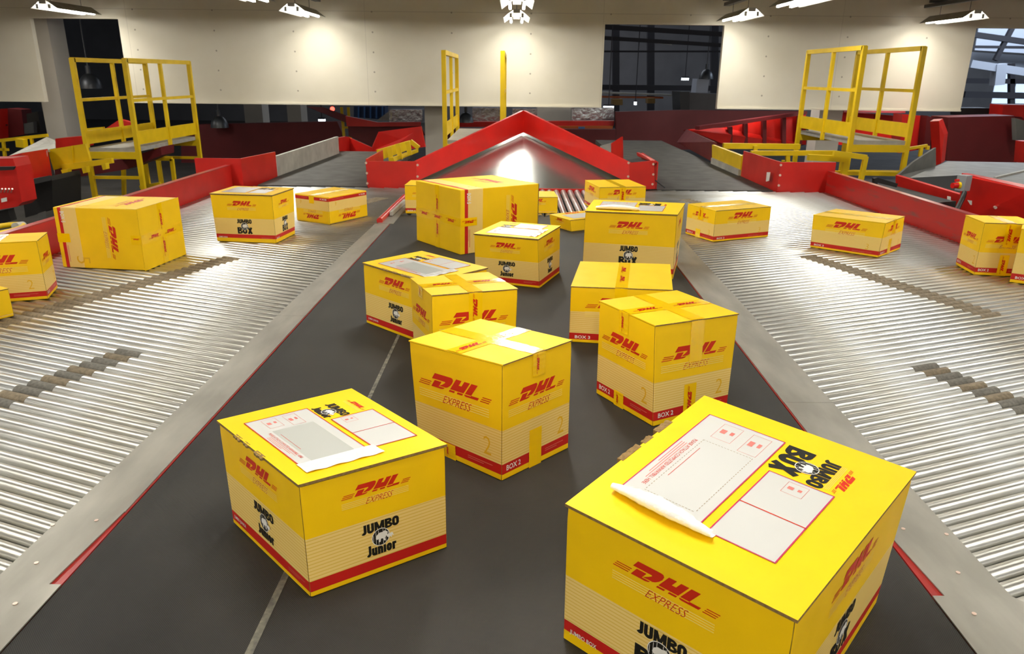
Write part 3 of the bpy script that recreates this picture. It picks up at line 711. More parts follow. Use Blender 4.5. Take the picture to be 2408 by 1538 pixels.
for lab, px, py, d, s in (('small bright hall lamp in the dark opening right of centre', 1611, 186, 24, (0.20, 0.1, 0.06)), ('white glowing lamp at the lower left corner of the dark opening', 1431, 254, 19, (0.24, 0.1, 0.09)),
                          ('tiny bright lamp low in the dark opening', 1494, 243, 22, (0.06, 0.1, 0.08)), ('white work light low under the wall, left of the ladder', 757, 283, 18, (0.14, 0.1, 0.05))):
    c = P(px, py, d); t = thing('work_lamp', lab, 'lamp', tuple(c)); m = MB(); m.box((0, 0, 0), s, 'lamp_small'); m.build('lens', t); m = MB(); m.box((0, 0, s[2]/2+0.02), (s[0], s[1], 0.04), 'hall_beam'); m.cyl((0, 0, s[2]/2+0.04), (0, 0, 5.34-c.z), 0.012, 'hall_beam', 8); m.build('suspension', t)
c = P(782, 256, 16); t = thing('signal_lamp', 'small glowing red signal lamp under the wall', 'lamp', tuple(c)); m = MB(); m.cyl((0, 0, 0), (0, -0.03, 0), 0.045, 'lamp_red', 12); m.build('lens', t); m = MB(); m.cyl((0, 0.02, 0), (0, 0.02, 5.34-c.z), 0.015, 'hall_beam', 8); m.build('suspension', t)

# dark hall details in the middle opening
m_ = [('roof_beam', 'dark roof beam crossing the top of the middle wall opening', [((1400, 62, 22), (1720, 82, 22), 0.12)]),
      ('roof_beam', 'second dark roof beam in the middle wall opening', [((1400, 88, 22), (1720, 108, 22), 0.10)]),
      ('roof_beam', 'pale pipe run across the dark opening right of centre', [((1400, 84, 24), (1580, 104, 24), 0.05)]),
      ('roof_beam', 'dark crane rail across the middle wall opening, low', [((1400, 205, 25), (1720, 208, 25), 0.16)]),
      ('roof_beam', 'horizontal dark tie below the roof of the middle opening', [((1400, 121, 23), (1720, 121, 23), 0.05)])]
for nme, lab, segs in m_:
    for a, b, w in segs:
        mb = MB(); mb.bar(P(*a), P(*b), w, w, 'hall_beam' if 'pale' not in lab else 'deck_grey'); tag(mb.build(nme), lab, 'beam')
for i, px in enumerate((1448, 1530, 1680)):
    mb = MB(); mb.bar(P(px, 40, 26), P(px, 300, 26), 0.22, 0.22, 'hall_beam'); tag(mb.build('hall_post'), 'dark steel hall post in the middle opening, %s' % ('left', 'centre', 'right')[i], 'post')
sheet_thing('hall_cabin', 'grey block cabin in the dark hall behind the right part of the opening', 'cabin', [
    ('front_wall', flat([(1600, 216), (1690, 220), (1690, 262), (1600, 262)], 21), 'hall_dark', 1.0),
    ('dark_side', flat([(1580, 214), (1602, 214), (1602, 262), (1582, 262)], 20.9), 'black', 1.0),
    ('white_box', flat([(1640, 185), (1668, 188), (1664, 218), (1636, 218)], 22), 'hall_white', 0.6)])
sheet_thing('storage_rack', 'pale shelf rack with brown cartons low in the dark opening', 'rack', [
    ('upper_shelf', flat([(1415, 216), (1580, 222), (1580, 226), (1415, 220)], 23), 'deck_grey', 0.5),
    ('lower_shelf', flat([(1415, 226), (1560, 228), (1560, 232), (1415, 230)], 23), 'orange', 0.5),
    ('carton', flat([(1436, 232), (1460, 232), (1460, 246), (1436, 246)], 22.9), 'kraft', 0.4),
    ('carton', flat([(1518, 230), (1535, 230), (1535, 242), (1518, 242)], 22.9), 'kraft', 0.4)])

# ------------------------------------------------------------------ right side background
sheet_thing('enclosed_conveyor', 'long shade-darkened red conveyor casing below the middle wall opening', 'conveyor', [
    ('side_panel', [(1446, 262, 17.0), (1600, 258, 17.0), (1880, 260, 17.0), (1880, 300, 17.0), (1720, 350, 17.0), (1446, 350, 17.0)], 'shaded_red', 0.2)])
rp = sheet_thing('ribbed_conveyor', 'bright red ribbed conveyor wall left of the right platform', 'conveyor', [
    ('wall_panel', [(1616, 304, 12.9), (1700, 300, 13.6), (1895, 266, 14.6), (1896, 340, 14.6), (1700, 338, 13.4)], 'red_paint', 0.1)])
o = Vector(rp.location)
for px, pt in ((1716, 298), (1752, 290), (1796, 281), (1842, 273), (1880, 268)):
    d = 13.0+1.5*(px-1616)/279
    mb = MB(); mb.bar(P(px, pt, d)-o, P(px, 340, d)-o, 0.07, 0.10, 'shaded_red'); mb.build('rib', rp)
mb = MB(); mb.bar(P(1640, 301, 12.9)-o, P(1893, 265, 14.4)-o, 0.1, 0.06, 'shaded_red'); mb.build('top_flange', rp)  # shadow on the flange is put into its darker red
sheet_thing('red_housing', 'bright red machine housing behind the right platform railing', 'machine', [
    ('top_cover', flat([(1968, 250), (2110, 252), (2110, 264), (1968, 262)], 14.25), 'shaded_red', 0.3),
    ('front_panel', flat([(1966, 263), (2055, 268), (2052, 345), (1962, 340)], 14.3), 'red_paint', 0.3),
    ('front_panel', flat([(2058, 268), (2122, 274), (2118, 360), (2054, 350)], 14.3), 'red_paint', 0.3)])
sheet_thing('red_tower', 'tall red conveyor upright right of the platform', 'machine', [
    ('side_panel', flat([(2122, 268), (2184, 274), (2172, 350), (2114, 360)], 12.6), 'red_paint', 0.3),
    ('rib', flat([(2180, 272), (2196, 278), (2186, 350), (2172, 350)], 12.4), 'shaded_red', 0.2),
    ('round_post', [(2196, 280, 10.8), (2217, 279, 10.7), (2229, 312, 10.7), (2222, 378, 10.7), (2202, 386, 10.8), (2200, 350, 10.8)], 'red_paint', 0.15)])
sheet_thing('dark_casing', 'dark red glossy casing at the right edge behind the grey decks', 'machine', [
    ('front_panel', flat([(2230, 276), (2385, 272), (2395, 300), (2390, 384), (2226, 378)], 12.0), 'shaded_red', 0.5),
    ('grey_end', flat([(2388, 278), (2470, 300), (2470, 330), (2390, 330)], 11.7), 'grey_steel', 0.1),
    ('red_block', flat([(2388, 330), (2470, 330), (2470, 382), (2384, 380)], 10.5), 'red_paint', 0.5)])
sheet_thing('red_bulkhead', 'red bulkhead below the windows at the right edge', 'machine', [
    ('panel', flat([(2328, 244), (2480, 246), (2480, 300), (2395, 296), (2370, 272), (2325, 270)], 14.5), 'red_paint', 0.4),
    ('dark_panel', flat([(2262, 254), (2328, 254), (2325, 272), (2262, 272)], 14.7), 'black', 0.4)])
sd = thing('sloped_deck', 'grey steel sliding deck rising at the right edge', 'chute', (5.5, 8.8, 0)); o = Vector((5.5, 8.8, 0))
m = MB(); m.panel([P(2110, 414, 8.6)-o, P(2150, 380, 8.8)-o, P(2201, 347, 9.1)-o, P(2201, 391, 9.1)-o, P(2140, 420, 8.7)-o], 0.03, 'grey_steel'); m.build('slope_plate', sd)
m = MB(); m.panel([G(*q)-o for q in ((2136, 419), (2201, 391), (2228, 379), (2500, 384), (2500, 452), (2262, 412), (2150, 420))], 0.03, 'grey_steel'); m.build('deck_plate', sd)
m = MB(); m.panel([P(2130, 418, 7.9)-o, P(2262, 411, 7.9)-o, P(2258, 458, 7.9)-o, P(2170, 430, 7.9)-o], 0.02, 'galv_dark'); m.build('lower_plate', sd)
m = MB(); m.bar(G(2340, 418, 0.01)-o, G(2480, 385, 0.01)-o, 0.03, 0.02, 'deck_grey'); m.build('edge_strip', sd)
rc = sheet_thing('side_conveyor', 'red sided side conveyor with dark deck outside the right roller bed', 'conveyor', [
    ('side_panel', [(2106, 412, 7.7), (2256, 457, 6.75), (2256, 500, 6.75), (2106, 440, 7.7)], 'red_paint', 0.03),
    ('deck', [(2068, 440, 7.35), (2106, 437, 7.6), (2240, 472, 6.7), (2180, 478, 6.4)], 'rubber', 0.02),
    ('deck_edge', [(2180, 478, 6.4), (2240, 472, 6.7), (2238, 488, 6.7), (2200, 490, 6.5)], 'black', 0.03),
    ('label', [(2228, 461, 6.8), (2236, 463, 6.77), (2236, 474, 6.77), (2228, 472, 6.8)], 'print_white', 0.004),
    ('bracket', flat([(2056, 420), (2064, 418), (2112, 432), (2108, 441), (2064, 430), (2062, 442), (2056, 440)], 7.25), 'black', 0.05)])
rb = sheet_thing('red_conveyor_side', 'large red conveyor flank with small white sticker at the right edge', 'conveyor', [
    ('side_panel', [(2266, 411, 6.6), (2430, 446, 5.95), (2430, 605, 5.95), (2262, 520, 6.6)], 'red_paint', 0.03),
    ('top_flange', [(2262, 407, 6.62), (2276, 407, 6.75), (2440, 440, 6.08), (2430, 447, 5.94)], 'red_worn', 0.02),
    ('sticker', [(2275, 470, 6.52), (2286, 472, 6.47), (2286, 482, 6.47), (2275, 480, 6.52)], 'print_white', 0.004)])
o = Vector(rb.location); c = P(2339, 487, 6.24)
mb = MB(); mb.cyl(c-o, c-o+Vector((-0.01, -0.03, 0)), 0.012, 'bolt', 10); mb.build('bolt', rb)
es = thing('emergency_stop', 'grey emergency stop box with red button on the right red conveyor side', 'switch', tuple(P(2266, 430, 6.4))); o = P(2266, 430, 6.4)
mb = MB(); mb.box((0, 0, 0), (0.085, 0.08, 0.13), 'estop_grey', rz=0.5); mb.build('box', es)
mb = MB(); c = P(2252, 436, 6.32)-o; mb.cyl(c, c+Vector((-0.05, -0.01, 0)), 0.024, 'estop_red', 16); mb.cyl(c+Vector((.02, 0, 0)), c, 0.028, 'yellow_paint', 16); mb.build('stop_button', es)
mb = MB(); c = P(2254, 424, 6.34)-o; mb.cyl(c, c+Vector((-0.03, -0.01, 0)), 0.012, 'estop_red', 12); mb.build('small_button', es)
mb = MB(); mb.tube([P(2268, 452, 6.35)-o, P(2264, 466, 6.3)-o, P(2256, 482, 6.2)-o, P(2248, 498, 6.1)-o], 0.02, 'black', 8); mb.build('cable', es)

# hall seen past the right end of the wall
for i, (x0, x1, ya, yb2) in enumerate([(2336, 2376, 196, 218), (2385, 2440, 196, 222), (2332, 2374, 228, 243), (2382, 2440, 228, 243), (2340, 2385, 152, 186)]):
    m = MB(); a, b = P(x0, yb2, 27), P(x1, ya, 27)
    m.box(((a.x+b.x)/2, 27, (a.z+b.z)/2), (b.x-a.x, 0.05, b.z-a.z), 'pane_light'); struct(m, 'window_%d' % (i+1))
sheet_thing('roof_cladding', 'pale corrugated roof cladding at the top right', 'roof panel', [
    ('sheet', flat([(2300, 60), (2480, 60), (2480, 130), (2290, 118)], 26), 'hall_white', 0.05),
    ('lower_sheet', flat([(2285, 122), (2480, 135), (2480, 165), (2280, 150)], 26.5), 'hall_white', 0.05)])
for lab, a, b, w in (('dark sloping roof truss chord at the top right', (2280, 80, 25), (2450, 104, 25), 0.16), ('diagonal dark truss brace at the top right', (2382, 62, 25), (2340, 142, 25), 0.13),
                     ('horizontal dark purlin at the top right', (2280, 110, 25), (2450, 112, 25), 0.08), ('dark beam above the right windows', (2270, 190, 26), (2450, 192, 26), 0.16),
                     ('dark crane rail between the right windows', (2266, 222, 26), (2450, 226, 26), 0.2), ('dark upright beside the right windows', (2378, 150, 26), (2378, 250, 26), 0.16),
                     ('white duct run below the right truss', (2280, 150, 24), (2450, 176, 24), 0.22), ('white upright duct right of the wall end', (2350, 150, 24), (2344, 200, 24), 0.3)):
    mb = MB(); mb.bar(P(*a), P(*b), w, w, 'hall_white' if 'white' in lab else 'hall_beam'); tag(mb.build('roof_beam' if 'duct' not in lab else 'air_duct'), lab, 'beam' if 'duct' not in lab else 'duct')
# unseen area lights added under the hall roof to lift the dark hall
ld = bpy.data.lights.new('hall_daylight_fill', 'AREA'); ld.energy = 800; ld.color = (0.7, 0.82, 1.0); ld.shape = 'RECTANGLE'; ld.size = 5; ld.size_y = 6
lo = bpy.data.objects.new('hall_daylight_fill', ld); COL.objects.link(lo); lo.location = (15.5, 22, 5.2)
ld = bpy.data.lights.new('hall_ambient_fill', 'AREA'); ld.energy = 260; ld.color = (0.85, 0.9, 1.0); ld.shape = 'RECTANGLE'; ld.size = 10; ld.size_y = 3
lo = bpy.data.objects.new('hall_ambient_fill', ld); COL.objects.link(lo); lo.location = (0, 26, 5.2)
for (lx, ly, lz, en, sz, tilt) in ((6.75, 13.55, 1.0, 34, 0.5, 40), (4.3, 13.5, 1.0, 24, 0.6, 40), (-9.6, 14.0, 1.9, 22, 1.0, 0), (0.3, 17.0, 1.5, 16, 1.0, 30), (-4.6, 13.9, 1.1, 3, 0.5, 30)):  # unseen area lights added to brighten the machinery beyond the wall
    ld = bpy.data.lights.new('hall_panel_fill', 'AREA'); ld.energy = en; ld.color = (1, 0.95, 0.9); ld.size = sz
    lo = bpy.data.objects.new('hall_panel_fill', ld); COL.objects.link(lo); lo.location = (lx, ly, lz); lo.rotation_euler = (R(tilt), 0, 0)

# ================================================================== CARTONS
TXT = {}
def text_polys(s, bold=0.0):
    """outline of a word as triangles/polygons normalised to 0..1 in both axes"""
    k = (s, bold)
    if k in TXT: return TXT[k]
    c = bpy.data.curves.new('t', 'FONT'); c.body = s; c.offset = bold; c.resolution_u = 2
    ob = bpy.data.objects.new('t', c); COL.objects.link(ob)
    me = bpy.data.meshes.new_from_object(ob)
    vs = [v.co.copy() for v in me.vertices]; fs = [tuple(p.vertices) for p in me.polygons]
    bpy.data.objects.remove(ob); bpy.data.meshes.remove(me); bpy.data.curves.remove(c)
    x0, x1 = min(v.x for v in vs), max(v.x for v in vs); y0, y1 = min(v.y for v in vs), max(v.y for v in vs)
    out = ([((v.x-x0)/(x1-x0), (v.y-y0)/(y1-y0)) for v in vs], fs)
    TXT[k] = out; return out

class Face:
    """print surface: (u, v) in metres from the lower left corner of a face, seen from outside"""
    def __init__(s, o, r, u, w, h):
        s.o, s.r, s.u, s.w, s.h = Vector(o), Vector(r), Vector(u), w, h; s.n = s.r.cross(s.u)
    def pt(s, u, v, e=0.0006): return s.o + s.r*u + s.u*v + s.n*e
def poly(mb, F, pts, m, e=0.0006):
    mb.add([F.pt(a, b, e) for a, b in pts], [tuple(range(len(pts)))], m)
def text(mb, F, s, u, v, w, h, m, bold=0.0, shear=0.0, e=0.0006, rot=0):
    vs, fs = text_polys(s, bold)
    def q(a, b):
        x, y = a*w + shear*b*h, b*h
        if rot == 90: x, y = -y, x
        if rot == -90: x, y = y, -x
        if rot == 180: x, y = -x, -y
        return F.pt(u+x, v+y, e)
    mb.add([q(a, b) for a, b in vs], fs, m)
def rect(mb, F, u0, v0, u1, v1, m, e=0.0006):
    nu, nv = max(1, int(abs(u1-u0)/0.05)), max(1, int(abs(v1-v0)/0.05))
    vs = [F.pt(u0+(u1-u0)*i/nu, v0+(v1-v0)*j/nv, e) for i in range(nu+1) for j in range(nv+1)]
    mb.add(vs, [(i*(nv+1)+j, (i+1)*(nv+1)+j, (i+1)*(nv+1)+j+1, i*(nv+1)+j+1) for i in range(nu) for j in range(nv)], m)
def frame(mb, F, u0, v0, u1, v1, t, m, e=0.0006):
    rect(mb, F, u0, v0, u1, v0+t, m, e); rect(mb, F, u0, v1-t, u1, v1, m, e); rect(mb, F, u0, v0, u0+t, v1, m, e); rect(mb, F, u1-t, v0, u1, v1, m, e)
def arc(cx, cy, rx, ry, a0, a1, n=6): return [(cx+rx*math.cos(R(a0+(a1-a0)*i/n)), cy+ry*math.sin(R(a0+(a1-a0)*i/n))) for i in range(n+1)]
# courier wordmark, unslanted coordinates, height 1
WM = []
WM.append([(0.0, 1.0), (0.0, 0.58), (1.16, 0.58), (1.22, 0.52), (1.10, 0.36), (0.92, 0.19), (1.50, 0.19)] + [(1.62, 0.26), (1.72, 0.42), (1.76, 0.62), (1.70, 0.84), (1.55, 0.97), (1.40, 1.0)])
WM.append([(0.30, 0.50), (0.62+0.28, 0.50), (0.62+0.28, 0.13), (1.42, 0.13), (1.34, 0.04), (1.18, 0.0), (0.30, 0.0)])
WM.append([(1.86, 1.0), (1.86, 0.19), (3.02, 0.19), (3.02, 1.0), (2.56, 1.0), (2.56, 0.62), (2.32, 0.62), (2.32, 1.0)])
WM.append([(1.86, 0.13), (1.86, 0.0), (2.32, 0.0), (2.32, 0.13)])
WM.append([(2.56, 0.13), (2.56, 0.0), (3.02, 0.0), (3.02, 0.13)])
WM.append([(3.14, 1.0), (3.14, 0.19), (3.66, 0.19), (3.66, 1.0)])
WM.append([(3.14, 0.13), (3.20, 0.04), (3.34, 0.0), (4.32, 0.0), (4.32, 0.19), (3.66, 0.19), (3.66, 0.13)])
def tris(pts):
    from mathutils.geometry import tessellate_polygon
    return tessellate_polygon([[Vector((a, b, 0)) for a, b in pts]])
WMT = [(p, tris(p)) for p in WM]
def logo(mb, F, u, v, w, m='logo_red', stripes=True, rot=0, e=0.0006, express=False, exm='logo_red', lines=False):
    """wordmark whose overall width (with speed stripes) is w, lower left at u, v"""
    k = w/6.55 if stripes else w/5.05
    x0 = 0.85 if stripes else 0.0
    def q(a, b):
        x, y = k*(a + 0.70*b), k*b
        if rot == 90: x, y = -y, x
        if rot == -90: x, y = y, -x
        if rot == 180: x, y = -x, -y
        return F.pt(u+x, v+y, e)
    if lines:
        for i in range(4): mb.add([q(a-0.70*b, b) for a, b in ((0.0, -0.42-0.16*i), (6.1, -0.42-0.16*i), (6.1, -0.36-0.16*i), (0.0, -0.36-0.16*i))], [(0, 1, 2, 3)], 'cream_line')
    for p, ts in WMT:
        mb.add([q(x0+a, b) for a, b in p], [tuple(t) for t in ts], m)
    if stripes:
        for i in range(3):
            b = 0.0+0.145*i
            mb.add([q(a, c) for a, c in ((0.0, b), (x0+0.12, b), (x0+0.12, b+0.06), (0.0, b+0.06))], [(0, 1, 2, 3)], m)
            mb.add([q(a, c) for a, c in ((x0+4.52, b), (6.1, b), (6.1, b+0.06), (x0+4.52, b+0.06))], [(0, 1, 2, 3)], m)
    if express:
        vs, fs = text_polys('EXPRESS', -0.008)
        mb.add([Vector(q(2.10 + a*2.35 + 0.45*b*0.55 - 0.70*(b*0.55-0.95), b*0.55-0.95)) for a, b in vs], fs, exm)
ELE = [(-0.75, -0.05), (-0.6, 0.35), (-0.2, 0.62), (0.25, 0.6), (0.55, 0.72), (0.95, 0.45), (0.9, 0.1), (1.15, -0.05), (1.0, -0.2), (0.7, -0.05), (0.55, -0.3), (0.62, -0.62), (0.42, -0.66), (0.3, -0.3), (0.0, -0.25), (-0.1, -0.66), (-0.34, -0.66), (-0.36, -0.2), (-0.55, -0.28)]
def emblem(mb, F, cu, cv, r, rot=0, baby=False, e=0.0009):
    def q(a, b):
        if rot == 180: a, b = -a, -b
        return F.pt(cu+a*r, cv+b*r, e)
    n = 24
    def ring(rr, m, ee): 
        mb.add([F.pt(cu+rr*r*math.cos(2*math.pi*i/n), cv+rr*r*math.sin(2*math.pi*i/n), ee) for i in range(n)], [tuple(range(n))], m)
    ring(1.0, 'print_white', e); ring(0.93, 'print_black', e+0.0002); 
    for i in range(3):
        for sgn in (-1, 1):
            x = sgn*(0.25+0.28*i)*r; hh = math.sqrt(max(0, 0.88*0.88-(x/r)**2))*r
            rect(mb, F, cu+x-0.02*r, cv-hh, cu+x+0.02*r, cv+hh, 'print_white', e+0.0003)
    p = [(a*0.78, b*0.85) for a, b in ELE]
    mb.add([F.pt(cu+(a if rot != 180 else -a)*r, cv+(b if rot != 180 else -b)*r, e+0.0005) for a, b in p], [tuple(t) for t in tris(p)], 'print_white')
    if baby:
        p = [(0.95+a*0.42, -0.15+b*0.42) for a, b in ELE]
        mb.add([F.pt(cu+(a if rot != 180 else -a)*r, cv+(b if rot != 180 else -b)*r, e+0.0006) for a, b in p], [tuple(t) for t in tris(p)], 'print_white')

def strip(path, wd, closed=False):
    """flat ribbon of width wd along a 2D path, as quads"""
    n = len(path); L, Q = [], []
    for i in range(n):
        p0 = path[(i-1) % n] if (closed or i > 0) else None; p1 = path[i]; p2 = path[(i+1) % n] if (closed or i < n-1) else None
        ds = []
        for a, b in ((p0, p1), (p1, p2)):
            if a is not None and b is not None:
                dx, dy = b[0]-a[0], b[1]-a[1]; l = math.hypot(dx, dy) or 1; ds.append((dx/l, dy/l))
        if len(ds) == 1: nx, ny, k = -ds[0][1], ds[0][0], 1
        else:
            nx, ny = -(ds[0][1]+ds[1][1]), ds[0][0]+ds[1][0]; l = math.hypot(nx, ny) or 1; nx /= l; ny /= l
            k = min(1.6, 1/max(0.3, nx*-ds[0][1]+ny*ds[0][0]))
        L.append((p1[0]+nx*k*wd/2, p1[1]+ny*k*wd/2)); Q.append((p1[0]-nx*k*wd/2, p1[1]-ny*k*wd/2))
    vs = L+Q; m_ = n if closed else n-1
    return vs, [(i, n+i, n+(i+1) % n, (i+1) % n) for i in range(m_)]
def bold_glyph(ch, s=0.26):
    """heavy condensed capitals, cap height 1; returns (advance, [(verts, faces)])"""
    h = s/2; W_ = 0.66
    if ch == 'J': return 0.52, [strip([(0.52-h, 1), (0.52-h, .30)] + arc(0.26, .28, .26-h, .28-h, 0, -150, 6), s)]
    if ch == 'U': return W_, [strip([(h, 1), (h, .30)] + arc(W_/2, .30, W_/2-h, .30-h, 180, 360, 8)[1:] + [(W_-h, 1)], s)]
    if ch == 'M':
        return 0.92, [strip([(h*.9, 0), (h*.9, 1)], s*.9), strip([(.92-h*.9, 0), (.92-h*.9, 1)], s*.9), strip([(.16, .98), (.46, .12)], s*.85), strip([(.76, .98), (.46, .12)], s*.85)]
    if ch == 'B':
        b1 = [(h, 1-h*.85), (.36, 1-h*.85)] + arc(.36, .75, .27-h*.5, .25-h*.85, 90, -90, 6)[1:] + [(h, .5)]
        b2 = [(h, .5), (.38, .5)] + arc(.38, .27, .30-h*.5, .27-h*.85, 90, -90, 6)[1:] + [(h, h*.85)]
        return W_, [strip([(h, 0), (h, 1)], s), strip(b1, s*.8), strip(b2, s*.8)]
    if ch == 'O': return W_, [strip(arc(W_/2, .68, W_/2-h, .32-h, 0, 180, 8) + arc(W_/2, .32, W_/2-h, .32-h, 180, 360, 8), s, True)]
    if ch == 'X': return 0.72, [strip([(.13, 0), (.59, 1)], s*1.05), strip([(.59, 0), (.13, 1)], s*1.05)]
    if ch == 'u': return .56, [strip([(h, .72), (h, .24)] + arc(.28, .24, .28-h, .24-h, 180, 360, 6)[1:] + [(.56-h, .72)], s), strip([(.56-h, 0), (.56-h, .72)], s)]
    if ch == 'n': return .56, [strip([(h, 0), (h, .48)] + arc(.28, .48, .28-h, .24-h, 180, 0, 6)[1:] + [(.56-h, 0)], s), strip([(h, 0), (h, .72)], s)]
    if ch == 'i': return .26, [strip([(h, 0), (h, .72)], s), strip([(h, .80), (h, 1)], s)]
    if ch == 'o': return .56, [strip(arc(.28, .46, .28-h, .27-h, 0, 180, 6) + arc(.28, .26, .28-h, .26-h, 180, 360, 6), s, True)]
    if ch == 'r': return .42, [strip([(h, 0), (h, .72)], s), strip([(h, .46), (.24, .60), (.42, .60)], s*.85)]
def btext(mb, F, word, u, v, w, h, m, e=0.0006):
    gl = [bold_glyph(c) for c in word]; gap = 0.05
    tot = sum(g[0] for g in gl) + gap*(len(gl)-1); x = 0
    for adv, parts in gl:
        for k_, (vs, fs) in enumerate(parts):
            mb.add([F.pt(u+(x+a)/tot*w, v+b*h, e+0.00004*k_) for a, b in vs], fs, m)
        x += adv+gap
BANDS = {'JUMBO JUNIOR': (0.05, 0.143, 0.52), 'JUMBO BOX': (0.085, 0.165, 0.50), 'BOX 2': (0.055, 0.145, 0.44), 'BOX 3': (0.06, 0.175, 0.56), 'BOX 5': (0.05, 0.09, 0.27), 'BOX 4': (0.05, 0.17, 0.53), 'BOX 1': (0.11, 0.19, 0.48), '': (0.08, 0.081, 0.10)}
def faces_of(w, d, h):
    """logical faces of an upright carton w (x) by d (y) by h, centred, base at z=0"""
    return {'front': Face((-w/2, -d/2, 0), (1, 0, 0), (0, 0, 1), w, h),
            'right': Face((w/2, -d/2, 0), (0, 1, 0), (0, 0, 1), d, h),
            'back': Face((w/2, d/2, 0), (-1, 0, 0), (0, 0, 1), w, h),
            'left': Face((-w/2, d/2, 0), (0, -1, 0), (0, 0, 1), d, h),
            'top': Face((-w/2, -d/2, h), (1, 0, 0), (0, 1, 0), w, d),
            'bottom': Face((-w/2, d/2, 0), (1, 0, 0), (0, -1, 0), w, d)}

